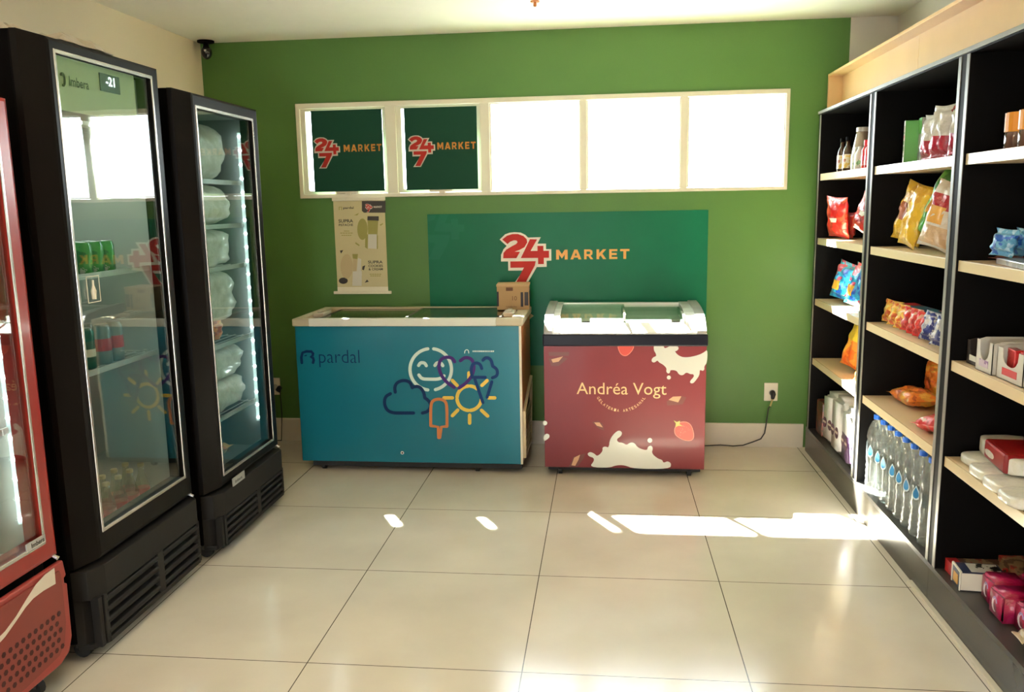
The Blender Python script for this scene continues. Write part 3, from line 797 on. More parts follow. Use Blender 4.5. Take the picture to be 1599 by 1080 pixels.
def fridge(label, y0, y1, xf, zt, dz0, gy0, gy1, gz0, gz1, bodym, framem, shelves, header=None, leds='far', led_z=None, grille='louver', gxf=None, lin=None):
    xb = -2.66
    f = thing('glass_door_fridge', label, 'fridge', ((xf + xb) / 2, (y0 + y1) / 2, 0))
    xs = xf - .07
    ch = .085
    bm = BM()                       # shell of sides, back, top and base
    box(bm, xb, xs, y0, y0 + .05, .08, zt); box(bm, xb, xs, y1 - .05, y1, .08, zt)
    box(bm, xb, xb + .05, y0 + .05, y1 - .05, .08, zt); box(bm, xb, xs, y0 + .05, y1 - .05, zt - .06, zt)
    box(bm, xb, xs, y0 + .05, y1 - .05, .08, dz0 + .02)
    obj('cabinet', bm, bodym, f, bevel=.006)
    bm = BM()
    iy0, iy1 = y0 + .052, y1 - .052; zi0, zi1 = dz0 + .022, zt - .062
    for q in (((xs, iy1, zi0), (xb + .052, iy1, zi0), (xb + .052, iy1, zi1), (xs, iy1, zi1)), ((xs, iy0, zi0), (xb + .052, iy0, zi0), (xb + .052, iy0, zi1), (xs, iy0, zi1)),
              ((xb + .052, iy0, zi0), (xb + .052, iy1, zi0), (xb + .052, iy1, zi1), (xb + .052, iy0, zi1)), ((xs, iy0, zi0), (xs, iy1, zi0), (xb + .052, iy1, zi0), (xb + .052, iy0, zi0)),
              ((xs, iy0, zi1), (xs, iy1, zi1), (xb + .052, iy1, zi1), (xb + .052, iy0, zi1))):
        flat(bm, q)
    obj('liner', bm, lin or liner, f)
    # door frame: chamfered ring
    bm = BM()
    def loop(x, yy0, yy1, zz0, zz1): return [(x, yy0, zz0), (x, yy1, zz0), (x, yy1, zz1), (x, yy0, zz1)]
    lo = [loop(xs, y0, y1, dz0, zt), loop(xs + .02, y0 + .004, y1 - .004, dz0, zt), loop(xf - .004, y0 + ch, y1 - .018, dz0 + .012, zt - .012), loop(xf, y0 + ch + .012, y1 - .03, dz0 + .024, zt - .022),
          loop(xf, gy0, gy1, gz0, gz1), loop(xf - .03, gy0, gy1, gz0, gz1), loop(xs, gy0, gy1, gz0, gz1)]
    V = [[bm.verts.new(p) for p in l] for l in lo]
    for i in range(len(V)):
        a = V[i]; b_ = V[(i + 1) % len(V)]
        for k in range(4): bm.faces.new([a[k], a[(k + 1) % 4], b_[(k + 1) % 4], b_[k]])
    d = obj('door_frame', bm, framem, f)
    bm = BM(); t = .008
    ringshape(bm, loop(xf - .002, gy0 - t, gy1 + t * .8, gz0 - t, gz1 + t), loop(xf - .002, gy0 + .004, gy1 - .004, gz0 + .006, gz1 - .006), (.005, 0, 0))
    obj('door_trim', bm, silver, d, bevel=.002)
    obj('glass_pane', box(BM(), xf - .016, xf - .012, gy0, gy1, gz0, gz1), paneg, d)
    bm = BM(); tube(bm, [(xf - .006, y1 - .035, dz0 + .012), (xf + .012, y1 - .035, dz0 + .004)], .008, 8)
    obj('lock_cylinder', bm, chrome, d)
    # shelves of wire
    for z in shelves:
        bm = BM()
        for k in range(13):
            x = xs - .03 - k * .045
            tube(bm, [(x, iy0, z), (x, iy1, z)], .0022, 5)
        for y in (iy0 + .01, (iy0 + iy1) / 2, iy1 - .01): tube(bm, [(xs - .03, y, z - .005), (xb + .08, y, z - .005)], .003, 5)
        box(bm, xs - .030, xs - .022, iy0, iy1, z - .012, z + .010)
        obj('wire_shelf', bm, wire, f)
    # casters / feet
    for x in (xs - .02, xb + .08):
        for y in (y0 + .07, y1 - .09):
            w_ = obj('caster', tube(BM(), [(x, y - .014, .034), (x, y + .014, .034)], .0335, 14), rubber, f)
            obj('caster_fork', box(BM(), x - .02, x + .02, y - .02, y + .02, .04, .082), dark, w_)
    gx_ = gxf if gxf else xf + .015
    gz = dz0 - .012
    if grille == 'louver':
        bm = BM()
        # carcass with chamfered near corner
        o_ = [(xs, y0 + .004), (gx_ - .03, y0 + .02), (gx_, y0 + ch), (gx_, y1 - .02), (gx_ - .02, y1), (xs, y1)]
        prism(bm, [(x, y, .055) for x, y in o_], (0, 0, .02)); prism(bm, [(x, y, gz - .115) for x, y in o_], (0, 0, .115))
        prism(bm, [(x - .028 if x > xs + .03 else x, y, .07) for x, y in o_], (0, 0, gz - .18))
        ym = (y0 + ch + y1) / 2 + .02
        for (ya, yb) in ((y0 + ch - .004, ym - .02), (ym + .02, y1 - .008)):
            for k in range(4):
                z = .085 + k * (gz - .19) / 4
                hh = (gz - .19) / 4 * .52
                prism(bm, [(gx_ - .032, ya, z), (gx_ - .004, ya, z), (gx_, ya, z + hh * .5), (gx_ - .004, ya, z + hh), (gx_ - .032, ya, z + hh)], (0, yb - ya, 0))
        for ya in (y0 + .03, y0 + ch - .02, ym - .024, y1 - .03): box(bm, gx_ - .034, gx_ - .002, ya, ya + .024 if ya != ym - .024 else ya + .048, .06, gz - .11)
        gr = obj('grille', bm, M('grille_black', (.018, .017, .016), .5, spec=.12), f, bevel=.003)
    # light strip
    if leds == 'far':
        ly = iy1 - .012; lx = xs - .008
        bm = BM(); box(bm, lx - .02, lx, ly, ly + .012, led_z[0], led_z[1])
        st = obj('light_strip', bm, M('led_strip_base', (.5, .6, .6), .3), f)
        n = led_z[2]
        for k in range(n):
            z = led_z[0] + .02 + (led_z[1] - led_z[0] - .04) * k / (n - 1)
            bm = BM(); bmesh.ops.create_icosphere(bm, subdivisions=1, radius=.0085, matrix=Matrix.Translation((lx - .008, ly - .002, z)))
            obj('led', bm, led_m, st)
        area('fridge_light', (lx - .02, ly - .03, (led_z[0] + led_z[1]) / 2), .02, led_z[1] - led_z[0], led_z[3], (.92, 1, .97), (PI / 2, 0, 0))
    return f


fr2 = fridge('tall black glass door fridge with a digital display, nearer of the two black ones', 2.68, 3.50, -1.87, 2.26, .375, 2.803, 3.425, .485, 2.205, black, M('door_black', (.005, .004, .0035), .35, spec=.10), [1.42, 1.05], leds=None)
# header with display inside fridge 2
hx = -1.892
hd = obj('header_panel', box(BM(), hx - .01, hx, 2.78, 3.33, 2.015, 2.20), M('header_green', (.50, .52, .32), .5), fr2)
c0 = P(154, 113, 0, hx + .001); c1 = P(187, 146, 0, hx + .001)
dsp = obj('display', box(BM(), hx, hx + .004, c0.y, c1.y, c1.z - .005, c0.z), M('display_dark', (.03, .04, .03), .3), hd)
letters('display_digits', '-21', M('digit_white', (.9, .95, .95), .4, emit=3), fr2, (hx + .0055, c0.y + .035, c1.z + .018), (0, 1, 0), (0, 0, 1), (c1.y - c0.y) * .45, .034, .02)
a = P(108, 134, 0, hx); b_ = P(136, 116, 0, hx)
letters('lettering', 'Imbera', M('header_ink', (.05, .06, .03), .5), fr2, (hx + .002, a.y, a.z), (0, 1, 0), (0, 0, 1), b_.y - a.y, .034, .01)
bm = BM(); q = P(97, 122, 0, hx + .002)
pts = [(q.y + .002 + .011 * math.cos(t_), q.z - .004 + .021 * math.sin(t_)) for t_ in [math.radians(140 - i * 28) for i in range(10)]]
for i in range(len(pts) - 1):
    tube(bm, [(hx + .002, pts[i][0], pts[i][1]), (hx + .002, pts[i + 1][0], pts[i + 1][1])], .004, 6)
obj('swirl_mark', bm, MC['header_ink'], fr2)
bm = BM(); box(bm, -2.02, -1.95, 2.80, 3.40, 1.985, 2.000)
tl = obj('top_light', bm, M('top_light_base', (.6, .6, .55), .4), fr2)
for k in range(9):
    bm = BM(); bmesh.ops.create_icosphere(bm, subdivisions=1, radius=.009, matrix=Matrix.Translation((-1.955, 2.86 + k * .06, 1.992)))
    obj('led', bm, led_m, tl)
area('fridge_light', (-2.15, 3.1, 1.97), .3, .5, 2.2, (.95, 1, .95))
# bottle sticker on fridge 2 glass
bm = BM()
sa = P(134, 432, 0, -1.868); sb = P(158, 470, 0, -1.868)
for (ya, yb, za, zb) in ((sa.y, sb.y, sa.z - .003, sa.z), (sa.y, sb.y, sb.z, sb.z + .003), (sa.y, sa.y + .003, sb.z, sa.z), (sb.y - .003, sb.y, sb.z, sa.z)): box(bm, -1.869, -1.8675, ya, yb, za, zb)
lathe(bm, [(.008, 0), (.010, .03), (.004, .05), (.004, .07)], (-1.8685, (sa.y + sb.y) / 2, sb.z + .012), 8)
obj('bottle_sticker', bm, M('sticker_cream', (.6, .55, .42), .5), fr2)

fr1 = fridge('black glass door fridge by the green wall, packed with frosty white bags', 3.60, 4.42, -1.83, 2.19, .335, 3.72, 4.335, .40, 2.12, black, M('door_black', (.012, .01, .01)), [1.80, 1.58, 1.37, .985, .62], led_z=(.50, 2.06, 22, .5), lin=linerg)
a = P(363, 754, 0, -1.815); b_ = P(381, 740, 0, -1.815)
tg = obj('name_plate', box(BM(), -1.816, -1.811, a.y, b_.y, a.z - .018, a.z + .022), M('plate_silver', (.35, .35, .33), .4), fr1)
letters('plate_lettering', 'Imbera', blackg, fr1, (-1.8105, a.y + .022, a.z - .008), (0, 1, 0), (0, 0, 1), (b_.y - a.y) * .6, .016, .01)

redf = M('fridge_red', (.24, .010, .005), .3, coat=.15)
fr0 = fridge('red framed glass door fridge cut off by the left edge', 1.80, 2.57, -1.88, 2.03, .485, 1.88, 2.49, .565, 1.95, redf, redf, [.95, 1.35], led_z=(.62, 1.85, 18, .5), grille=None)
for o_ in list(fr0.children):
    if o_.name.startswith('cabinet'): o_.data.materials[0] = black
# red grille panel
gx0 = -1.872
bm = BM()
rr = .07
out = [(1.83, .115), (2.57 - rr, .115), (2.57 - rr * .3, .115 + rr * .3), (2.57, .115 + rr), (2.575, .38), (2.562, .385), (2.562, .405), (2.575, .41), (2.565, .47), (1.83, .47)]
prism(bm, [(gx0 - .02, y, z) for y, z in out], (.02, 0, 0))
pk_ = M('grille_red', (.30, .04, .03), .5)
gp = obj('grille', bm, pk_, fr0, bevel=.006)
bm = BM()
inner = smooth_pts([(1.86, .14), (2.47, .14), (2.535, .20), (2.54, .42), (2.53, .452), (1.86, .452)], 1)
prism(bm, [(gx0, y, z) for y, z in inner], (.006, 0, 0))
obj('grille_face', bm, M('grille_red_face', (.20, .028, .018), .5), gp)
for r_ in range(5):
    for k in range(20):
        y = 2.505 - k * .030 - (r_ % 2) * .015; z = .300 - r_ * .030
        if y < 1.9: continue
        obj('grille_hole', tube(BM(), [(gx0 + .0055, y, z), (gx0 + .0068, y, z)], .0098, 6), M('hole_dark', (.05, .008, .006), .8), gp)
bm = BM()
sw = [(85, 886), (70, 897), (56, 912), (42, 934), (25, 962), (8, 985), (-10, 1003), (-12, 1016), (8, 994), (25, 970), (40, 948), (52, 934), (68, 922), (87, 911)]
decal(bm, sw, 0, gx0 + .006)
obj('swoosh_print', bm, M('swoosh_white', (.62, .55, .45), .4), gp)
box_a = P(41, 862, 0, -1.88); box_b = P(70, 846, 0, -1.88)
tp_ = obj('name_plate', box(BM(), -1.881, -1.876, box_a.y, box_b.y, .566, .592), M('plate_silver', (.4, .4, .4)), fr0)
letters('plate_lettering', 'Imbera', blackg, fr0, (-1.8755, box_a.y + .022, .571), (0, 1, 0), (0, 0, 1), (box_b.y - box_a.y) * .7, .016, .01)
obj('door_panel_inner', box(BM(), -2.06, -2.05, 2.0, 2.50, .60, .80), M('inner_beige', (.52, .50, .38), .5), fr0)


# plastic sheets left on top of the fridge
def crumple(name, c, sx, sy, h, seed, mat, label):
    random.seed(seed); bm = BM(); n = 9; g = []
    for i in range(n):
        r = []
        for j in range(n):
            u, v = i / (n - 1) * 2 - 1, j / (n - 1) * 2 - 1
            e = max(0, 1 - max(abs(u), abs(v)) ** 2)
            r.append(bm.verts.new((c[0] + u * sx + random.uniform(-.01, .01), c[1] + v * sy + random.uniform(-.01, .01), c[2] + .002 + h * e * random.uniform(.5, 1))))
        g.append(r)
    for i in range(n - 1):
        for j in range(n - 1): bm.faces.new([g[i][j], g[i + 1][j], g[i + 1][j + 1], g[i][j + 1]])
    o = obj(name, bm, mat)
    so_ = o.modifiers.new('thickness', 'SOLIDIFY'); so_.thickness = .0015
    tag(o, label, 'plastic wrap')


pw = M('plastic_film', (.48, .42, .30), .3)
crumple('plastic_wrap', (-1.98, 3.05, 2.26), .08, .17, .055, 3, pw, 'crumpled plastic film on top of the nearer black fridge, larger bit')
crumple('plastic_wrap', (-2.02, 2.74, 2.26), .06, .05, .04, 8, pw, 'small scrap of plastic film at the left end of the fridge top')

# ------------------------------------------------------------------ shelving
SXF, SXB = 1.34, 1.79


def shelving(label, y0, y1):
    t = thing('shelving_unit', label, 'shelf', ((SXF + SXB) / 2, (y0 + y1) / 2, 0), 'black shelving units along the right wall')
    for a, b_, s in ((y0, y0 + .05, 0), (y1 - .05, y1, 1)):
        p = obj('side_panel', box(BM(), SXF + .004, SXB, a, b_, .16, 2.185), blackm, t)
        sa = a + .024 if s == 0 else a
        obj('edge_strip', box(BM(), SXF + .001, SXF + .0045, sa, sa + .026, .165, 2.185), alum, p, bevel=.001)
    obj('back_panel', box(BM(), SXB - .012, SXB, y0 + .05, y1 - .05, .16, 2.185), blackm, t)
    tp = obj('top_panel', box(BM(), SXF + .004, SXB, y0, y1, 2.185, 2.205), blackm, t)
    obj('edge_strip', box(BM(), SXF - .006, SXF + .004, y0, y1, 2.190, 2.207), alum, tp, bevel=.001)
    obj('bottom_panel', box(BM(), SXF, SXB, y0, y1, .145, .165), M('bottom_board', (.045, .042, .038), .35), t)
    obj('plinth', box(BM(), SXF, SXB, y0 + .001, y1 - .001, 0, .145), M('plinth_grey', (.05, .045, .038), .25, spec=.4), t)
    for z in (1.82, 1.42, 1.03, .64):
        s_ = obj('shelf', box(BM(), SXF + .020, SXB - .012, y0 + .05, y1 - .05, z - .038, z), shelf_m, t)
        obj('shelf_edge', box(BM(), SXF + .012, SXF + .020, y0 + .05, y1 - .05, z - .040, z + .001), edge, s_, bevel=.001)
    return t


su = shelving('black shelving unit farthest back, next to the green wall', 4.54, 5.63)
dup(su, (su.location.x, su.location.y - 1.09, 0), label='middle black shelving unit, water bottles at its bottom')
dup(su, (su.location.x, su.location.y - 2.18, 0), label='black shelving unit nearest the viewer, cut by the right edge')

fa = thing('wooden_fascia', 'long pale wood canopy above the black shelves', 'canopy', (1.45, 3.5, 2.206))
obj('top_board', box(BM(), 1.40, 1.50, .9, 5.69, 2.425, 2.440), wood, fa, bevel=.001)
obj('back_board', box(BM(), 1.485, 1.50, 4.36, 5.69, 2.206, 2.425), wood, fa)
obj('back_board', box(BM(), 1.485, 1.50, .9, 4.357, 2.206, 2.425), wood, fa)
obj('end_board', box(BM(), 1.40, 1.485, 5.668, 5.69, 2.206, 2.425), wood, fa, bevel=.001)


# ------------------------------------------------------------------ goods
def pillow_bm(w, h, d, seed=0, nu=16, nv=22, seal=.035, puff=2.2):
    random.seed(seed)
    bm = BM(); ph = [random.uniform(0, 6.28) for _ in range(8)]
    fr, bk = [], []
    for j in range(nv + 1):
        v = j / nv * 2 - 1
        rf_, rb = [], []
        for i in range(nu + 1):
            u = i / nu * 2 - 1
            sv = min(1, (1 - abs(v)) * h / 2 / seal)
            t = (1 - abs(u) ** puff) ** .5 * (max(0, 1 - abs(v) ** 3)) ** .6
            if abs(v) > 1 - 2 * seal / h * .6: t *= .12
            wr = .10 * math.sin(7 * u + ph[0] + 2 * v) + .07 * math.sin(11 * v + ph[1] + 5 * u) + .05 * math.sin(19 * u * (1 + abs(v)) + ph[2])
            tt = d / 2 * t * (1 + wr * 1.2)
            xx = u * w / 2 * (1 - .10 * (1 - v * v)) + .004 * math.sin(9 * v + ph[3])
            zz = h / 2 + v * h / 2 * (1 - .04 * math.cos(u * 2))
            rf_.append(bm.verts.new((xx, -tt - .0006, zz))); rb.append(bm.verts.new((xx, tt + .0006, zz)))
        fr.append(rf_); bk.append(rb)
    for j in range(nv):
        for i in range(nu):
            bm.faces.new([fr[j][i], fr[j][i + 1], fr[j + 1][i + 1], fr[j + 1][i]])
            bm.faces.new([bk[j][i], bk[j + 1][i], bk[j + 1][i + 1], bk[j][i + 1]])
    for j in range(nv):
        bm.faces.new([fr[j][0], fr[j + 1][0], bk[j + 1][0], bk[j][0]]); bm.faces.new([fr[j][nu], bk[j][nu], bk[j + 1][nu], fr[j + 1][nu]])
    for i in range(nu):
        bm.faces.new([fr[0][i], bk[0][i], bk[0][i + 1], fr[0][i + 1]]); bm.faces.new([fr[nv][i], fr[nv][i + 1], bk[nv][i + 1], bk[nv][i]])
    return bm


SEED = [10]
YS = lambda x, y: y * (x - .035) / 1.38 if 1.37 < x < 1.56 else y      # tabulated y values were read at the shelf front


def rest(o, z):
    """settle a turned thing so its lowest point touches z"""
    mw = o.rotation_euler.to_matrix()
    lo = min((mw @ v.co).z for v in o.data.vertices)
    o.location.z = z - lo + .001


def bag(name, label, cat, x, y, z, w, h, d, mat, rz=-90, ry=0, rx=0, group=None, patch=None):
    SEED[0] += 1
    o = obj(name, pillow_bm(w, h, d, SEED[0]), mat, smooth=True)
    o.rotation_euler = (math.radians(rx), math.radians(ry), math.radians(rz))
    y = YS(x, y)
    o.location = (x, y, 0); rest(o, z)
    tag(o, label, cat, group)
    if patch:                     # printed emblem that follows the swelling of the face
        pm_, cx_, cz_, pw_, ph_ = patch
        bm = BM(); g = []
        base = o.data.vertices
        n = 7
        for j in range(n):
            r = []
            for i in range(n):
                u = cx_ + (i / (n - 1) - .5) * pw_; v = cz_ + (j / (n - 1) - .5) * ph_
                best = min((q for q in base if q.co.y < 0), key=lambda q: (q.co.x - u * w) ** 2 + (q.co.z - v * h) ** 2)
                r.append(bm.verts.new((u * w, best.co.y - .0025, v * h)))
            g.append(r)
        for j in range(n - 1):
            for i in range(n - 1): bm.faces.new([g[j][i], g[j][i + 1], g[j + 1][i + 1], g[j + 1][i]])
        obj('emblem', bm, pm_, o, local=True, smooth=True)
    return o


def rbox(name, label, cat, x, y, z, sx, sy, sz, mat, rz=0, group=None, bev=.003, parts=()):
    o = obj(name, box(BM(), -sx / 2, sx / 2, -sy / 2, sy / 2, 0, sz), mat, bevel=bev)
    o.location = (x, y, z + .0005); o.rotation_euler = (0, 0, math.radians(rz))
    tag(o, label, cat, group)
    for nm, (a, b_, c, d, e, f), m_ in parts: obj(nm, box(BM(), a, b_, c, d, e, f), m_, o, local=True)
    return o


def bottle(name, label, cat, x, y, z, prof, mat, cap=None, lab=None, group=None, seg=18):
    """prof in metres; cap = (r, z0, z1, mat); lab = (r, z0, z1, mat)"""
    t = thing(name, label, cat, (x, y, z + .0005), group)
    obj('body', lathe(BM(), prof, (0, 0, 0), seg), mat, t, local=True, smooth=True)
    if cap: obj('cap', lathe(BM(), [(cap[0] * .97, cap[1]), (cap[0], cap[1] + .002), (cap[0], cap[2] - .002), (cap[0] * .9, cap[2])], (0, 0, 0), seg), cap[3], t, local=True)
    if lab: obj('label_wrap', lathe(BM(), [(lab[0], lab[1]), (lab[0], lab[2])], (0, 0, 0), seg), lab[3], t, local=True, smooth=False)
    return t


# colours of packs
R_ = (.55, .02, .015); R2 = (.75, .10, .04); W_ = (.75, .72, .65); Y_ = (.80, .50, .03); G_ = (.05, .35, .03); B_ = (.03, .22, .65); O_ = (.80, .22, .03); K_ = (.02, .02, .03); Pk = (.62, .015, .12)
cyan = (.03, .45, .70)
redbag = pack('red_snack_foil', [(.38, .01, .01), R_, R2], 9)
bluebag = pack('blue_snack_foil', [(.02, .08, .45), (.02, .30, .60), cyan, (.55, .05, .12)], 16, thr=(.42, .5), bump=.4)
orbag = pack('orange_snack_foil', [(.70, .12, .02), O_, (.85, .45, .05)], 13, band=[(.55, .9, (.60, .48, .04))])
orbag2 = pack('orange_lying_foil', [(.45, .08, .02), O_, (.80, .40, .06)], 14)
yelbag = pack('yellow_snack_foil', [(.70, .38, .02), Y_, (.85, .62, .05)], 6)
grbag = pack('green_snack_foil', [(.02, .20, .02), G_, (.10, .45, .05)], 5)
wrbag = pack('white_red_foil', [W_, (.72, .66, .56), (.50, .02, .03)], 11, thr=(.45, .60), band=[(.58, .80, (.45, .015, .025)), (.06, .34, (.62, .42, .24))])
silred = pack('silver_red_foil', [(.62, .58, .50), (.70, .66, .58), (.35, .05, .05)], 12, band=[(.02, .42, (.42, .01, .04))], thr=(.5, .64))
tissue = pack('tissue_wrap', [(.80, .78, .76), (.80, .78, .76), (.80, .79, .78)], 6, rough=.35, bump=.35, band=[(.0, .10, (.45, .45, .42))])
tissue2 = pack('tissue_wrap_purple', [(.80, .78, .76), (.80, .78, .76)], 6, rough=.35, bump=.35, band=[(.08, .55, (.07, .03, .09))])
darkpk = pack('dark_brown_pack', [(.05, .012, .01), (.20, .03, .015), (.08, .02, .01)], 10)
blackpk = pack('black_pack', [(.01, .01, .01), (.03, .03, .03), (.10, .09, .08)], 12)
clear = glass('clear_plastic', (.93, .95, .95), 1.75, .08)
labw = M('paper_white', (.75, .72, .62), .5)

# far unit, top shelf
z = 1.82
sauce = [(.026, 0), (.028, .004), (.028, .11), (.022, .135), (.012, .150), (.012, .185)]
dkglass = M('dark_sauce', (.05, .022, .012), .12, coat=.6)
b1 = bottle('sauce_bottle', 'dark sauce bottle with yellow label, leftmost on the top far shelf', 'bottle', 1.415, 5.34, z, sauce, dkglass, (.014, .178, .20, black), (.0286, .02, .10, pack('yellow_label', [(.70, .45, .08), (.75, .65, .45), (.30, .08, .03)], 30, bump=.1)), 'bottles on the top shelf of the far unit')
dup(b1, (1.415, 5.22, z + .0005), label='dark sauce bottle with yellow label, second from the left on the top far shelf')
b2 = bottle('oil_bottle', 'pale bottle with dark red cap behind the sauces, nearer the wall', 'bottle', 1.52, 5.28, z, [(.03, 0), (.032, .005), (.032, .15), (.014, .19), (.014, .215)], M('oil_yellow', (.50, .42, .14), .15, coat=.5), (.018, .212, .245, M('cap_maroon', (.22, .01, .02), .4)), (.0326, .03, .12, labw), 'bottles on the top shelf of the far unit')
dup(b2, (1.52, 5.17, z + .0005), label='pale bottle with dark red cap behind the sauces, beside the tall clear bottle')
bottle('tall_bottle', 'tall tapering clear bottle with white cap on the top far shelf', 'bottle', 1.45, 5.07, z, [(.055, 0), (.058, .006), (.054, .10), (.036, .20), (.030, .215)], M('amber_grey', (.42, .33, .22), .1, coat=.8, noise=.3, nscale=20), (.034, .215, .240, M('cap_pale', (.65, .60, .50), .4)), None, 'bottles on the top shelf of the far unit')
b3 = bottle('white_bottle', 'small white squeeze bottle in front of the tall clear one, left', 'bottle', 1.395, 4.97, z, [(.027, 0), (.029, .004), (.029, .08), (.014, .105), (.012, .118)], M('milk_plastic', (.75, .74, .66), .25), (.012, .112, .125, white_pl), (.0296, .015, .06, pack('green_label', [(.20, .42, .15), (.75, .74, .6)], 30, bump=.1)), 'bottles on the top shelf of the far unit')
dup(b3, (1.395, 4.905, z + .0005), label='small white squeeze bottle right of its twin on the top far shelf')
b4 = bottle('red_bottle', 'small red ketchup bottle on the top far shelf, left of two', 'bottle', 1.41, 4.84, z, [(.024, 0), (.026, .004), (.026, .10), (.012, .125), (.010, .13)], M('ketchup_red', (.60, .02, .02), .2, coat=.5), (.015, .125, .155, M('cap_red', (.65, .02, .03), .3)), (.0266, .02, .07, pack('pink_label', [(.7, .3, .25), (.55, .02, .04)], 30, bump=.1)), 'bottles on the top shelf of the far unit')
dup(b4, (1.41, 4.78, z + .0005), label='small red ketchup bottle touching the post on the top far shelf')

# far unit, second shelf: red bags
z = 1.42
g = 'red snack bags on the second shelf of the far unit'
pt = (labw, 0, .45, .25, .10)
bag('snack_bag', 'red snack bag standing upright at the left of the second far shelf', 'snack bag', 1.43, 5.33, z, .20, .25, .07, redbag, -68, 4, 8, g, pt)
bag('snack_bag', 'small dark red snack bag between the two bigger red ones', 'snack bag', 1.50, 5.12, z, .13, .16, .05, redbag, -80, 0, -6, g, pt)
bag('snack_bag', 'large red snack bag leaning right against the post', 'snack bag', 1.45, 4.86, z, .23, .26, .09, redbag, -75, 22, -8, g, pt)
# third: blue bags
z = 1.03
g = 'blue snack bags on the third shelf of the far unit'
pt = (M('mustard_emblem', (.75, .40, .04), .4), -.25, .35, .28, .25)
bag('snack_bag', 'blue snack bag with yellow emblem, left of the two blue ones', 'snack bag', 1.44, 5.17, z, .25, .23, .09, bluebag, -66, 10, -10, g, pt)
bag('snack_bag', 'blue snack bag right of the other, half behind the post', 'snack bag', 1.42, 4.90, z, .24, .24, .09, bluebag, -72, 10, -12, g, pt)
# fourth
z = .64
g = 'orange snack bags on the lowest shelf of the far unit'
bag('snack_bag', 'orange and yellow snack bag leaning right on the fourth far shelf', 'snack bag', 1.46, 4.94, z, .20, .30, .08, orbag, -64, 13, -10, g)
bag('snack_bag', 'small orange snack bag in front of the post, fourth far shelf', 'snack bag', 1.40, 4.76, z, .15, .15, .05, orbag2, -75, 8, -20, g)
# bottom: tissue
z = .165
g = 'toilet paper packs at the bottom of the far unit'


def tissue_pack(label, x, y, w, h, mat, rz):
    o = obj('toilet_paper_pack', BM(), mat) if False else None
    bm = BM()
    box(bm, -.10, .10, -w / 2, w / 2, 0, h)
    bmesh.ops.bevel(bm, geom=bm.edges[:], offset=.03, segments=3, affect='EDGES')
    o = obj('toilet_paper_pack', bm, mat, smooth=True)
    o.location = (x, y, z + .0005); o.rotation_euler = (0, 0, math.radians(rz)); tag(o, label, 'toilet paper', g)
    for k, s in enumerate((-.22, .22)):
        e_ = obj('cat_print' if False else 'round_print', tube(BM(), [(-.1005, s * w, h * .40), (-.1022, s * w, h * .40)], w * .17, 16), M('print_plum', (.09, .02, .05), .4), o, local=True)
        obj('print_stripe', box(BM(), -.1035, -.1022, s * w - w * .13, s * w + w * .13, h * .39, h * .43), M('print_pale', (.7, .6, .5), .4), e_, local=True)
    return o


tissue_pack('white toilet paper pack nearest the green wall', 1.47, 5.23, .19, .32, tissue, 6)
tissue_pack('white toilet paper pack, middle of the three', 1.46, 5.01, .20, .345, tissue, 0)
tissue_pack('white and dark purple toilet paper pack beside the post', 1.455, 4.78, .20, .33, tissue2, -4)
rbox('dark_pack', 'dark reddish brown pack in the bottom far corner', 'pack', 1.44, 5.44, z, .13, .15, .22, darkpk, 0, bev=.01)
rbox('dark_pack', 'tall black pack behind the toilet paper near the wall', 'pack', 1.66, 5.42, z, .14, .24, .40, blackpk, 0, bev=.012)
rbox('dark_pack', 'brown pack behind the toilet paper packs, middle', 'pack', 1.67, 5.08, z, .14, .26, .37, darkpk, 0, bev=.012)

# middle unit, top
z = 1.82
rbox('carton', 'tall white and green carton on the middle unit top shelf', 'carton', 1.43, 4.21, z, .07, .075, .195, M('carton_green', (.08, .34, .04), .35), -14, parts=[('front_print', (-.037, -.035, -.0375, .010, 0, .195), M('carton_white', (.72, .70, .62), .4)), ('print_dots', (-.039, -.037, -.030, -.012, .03, .17), pack('carton_dots', [(.6, .1, .12), (.7, .68, .6), (.1, .3, .05)], 40, bump=0))])
rbox('carton', 'green and grey carton beside the silver pouches', 'carton', 1.47, 4.125, z, .07, .075, .20, M('carton_grey', (.35, .33, .30), .4), -10, parts=[('green_top', (-.037, -.035, -.036, .036, .13, .20), M('carton_green', (.1, .3, .05)))])
g = 'silver and dark red pouches on the middle unit top shelf'
bag('coffee_pouch', 'silver and dark red pouch, leftmost of the three', 'pouch', 1.44, 3.95, z, .12, .205, .06, silred, -80, 0, -3, g)
bag('coffee_pouch', 'silver and dark red pouch, middle and tallest of three', 'pouch', 1.43, 3.83, z, .13, .225, .065, silred, -72, 2, -3, g)
bag('coffee_pouch', 'silver and dark red pouch next to the post', 'pouch', 1.43, 3.64, z, .13, .21, .06, silred, -76, 4, -4, g)
# middle, second
z = 1.42
g = 'large snack bags on the second shelf of the middle unit'
pt = (M('chip_emblem', (.75, .40, .08), .4), 0, .5, .45, .25)
bag('snack_bag', 'yellow snack bag at the left, leaning right', 'snack bag', 1.47, 4.19, z, .18, .29, .09, yelbag, -62, 16, -5, g, (M('brown_emblem', (.35, .10, .03), .4), -.2, .5, .3, .3))
bag('snack_bag', 'plain yellow snack bag in front of the other yellow one', 'snack bag', 1.41, 4.17, z, .13, .28, .07, yelbag, -75, 14, -8, g)
bag('snack_bag', 'large green snack bag leaning right behind the white and red one', 'snack bag', 1.47, 3.90, z, .20, .33, .09, grbag, -66, 24, -6, g, pt)
bag('snack_bag', 'white and red potato chip bag by the post', 'snack bag', 1.41, 3.84, z, .18, .29, .09, wrbag, -66, 13, -8, g, pt)
bag('snack_bag', 'white and dark red chip bag half hidden by the post', 'snack bag', 1.44, 3.60, z, .12, .20, .06, wrbag, -80, 4, -4, g)
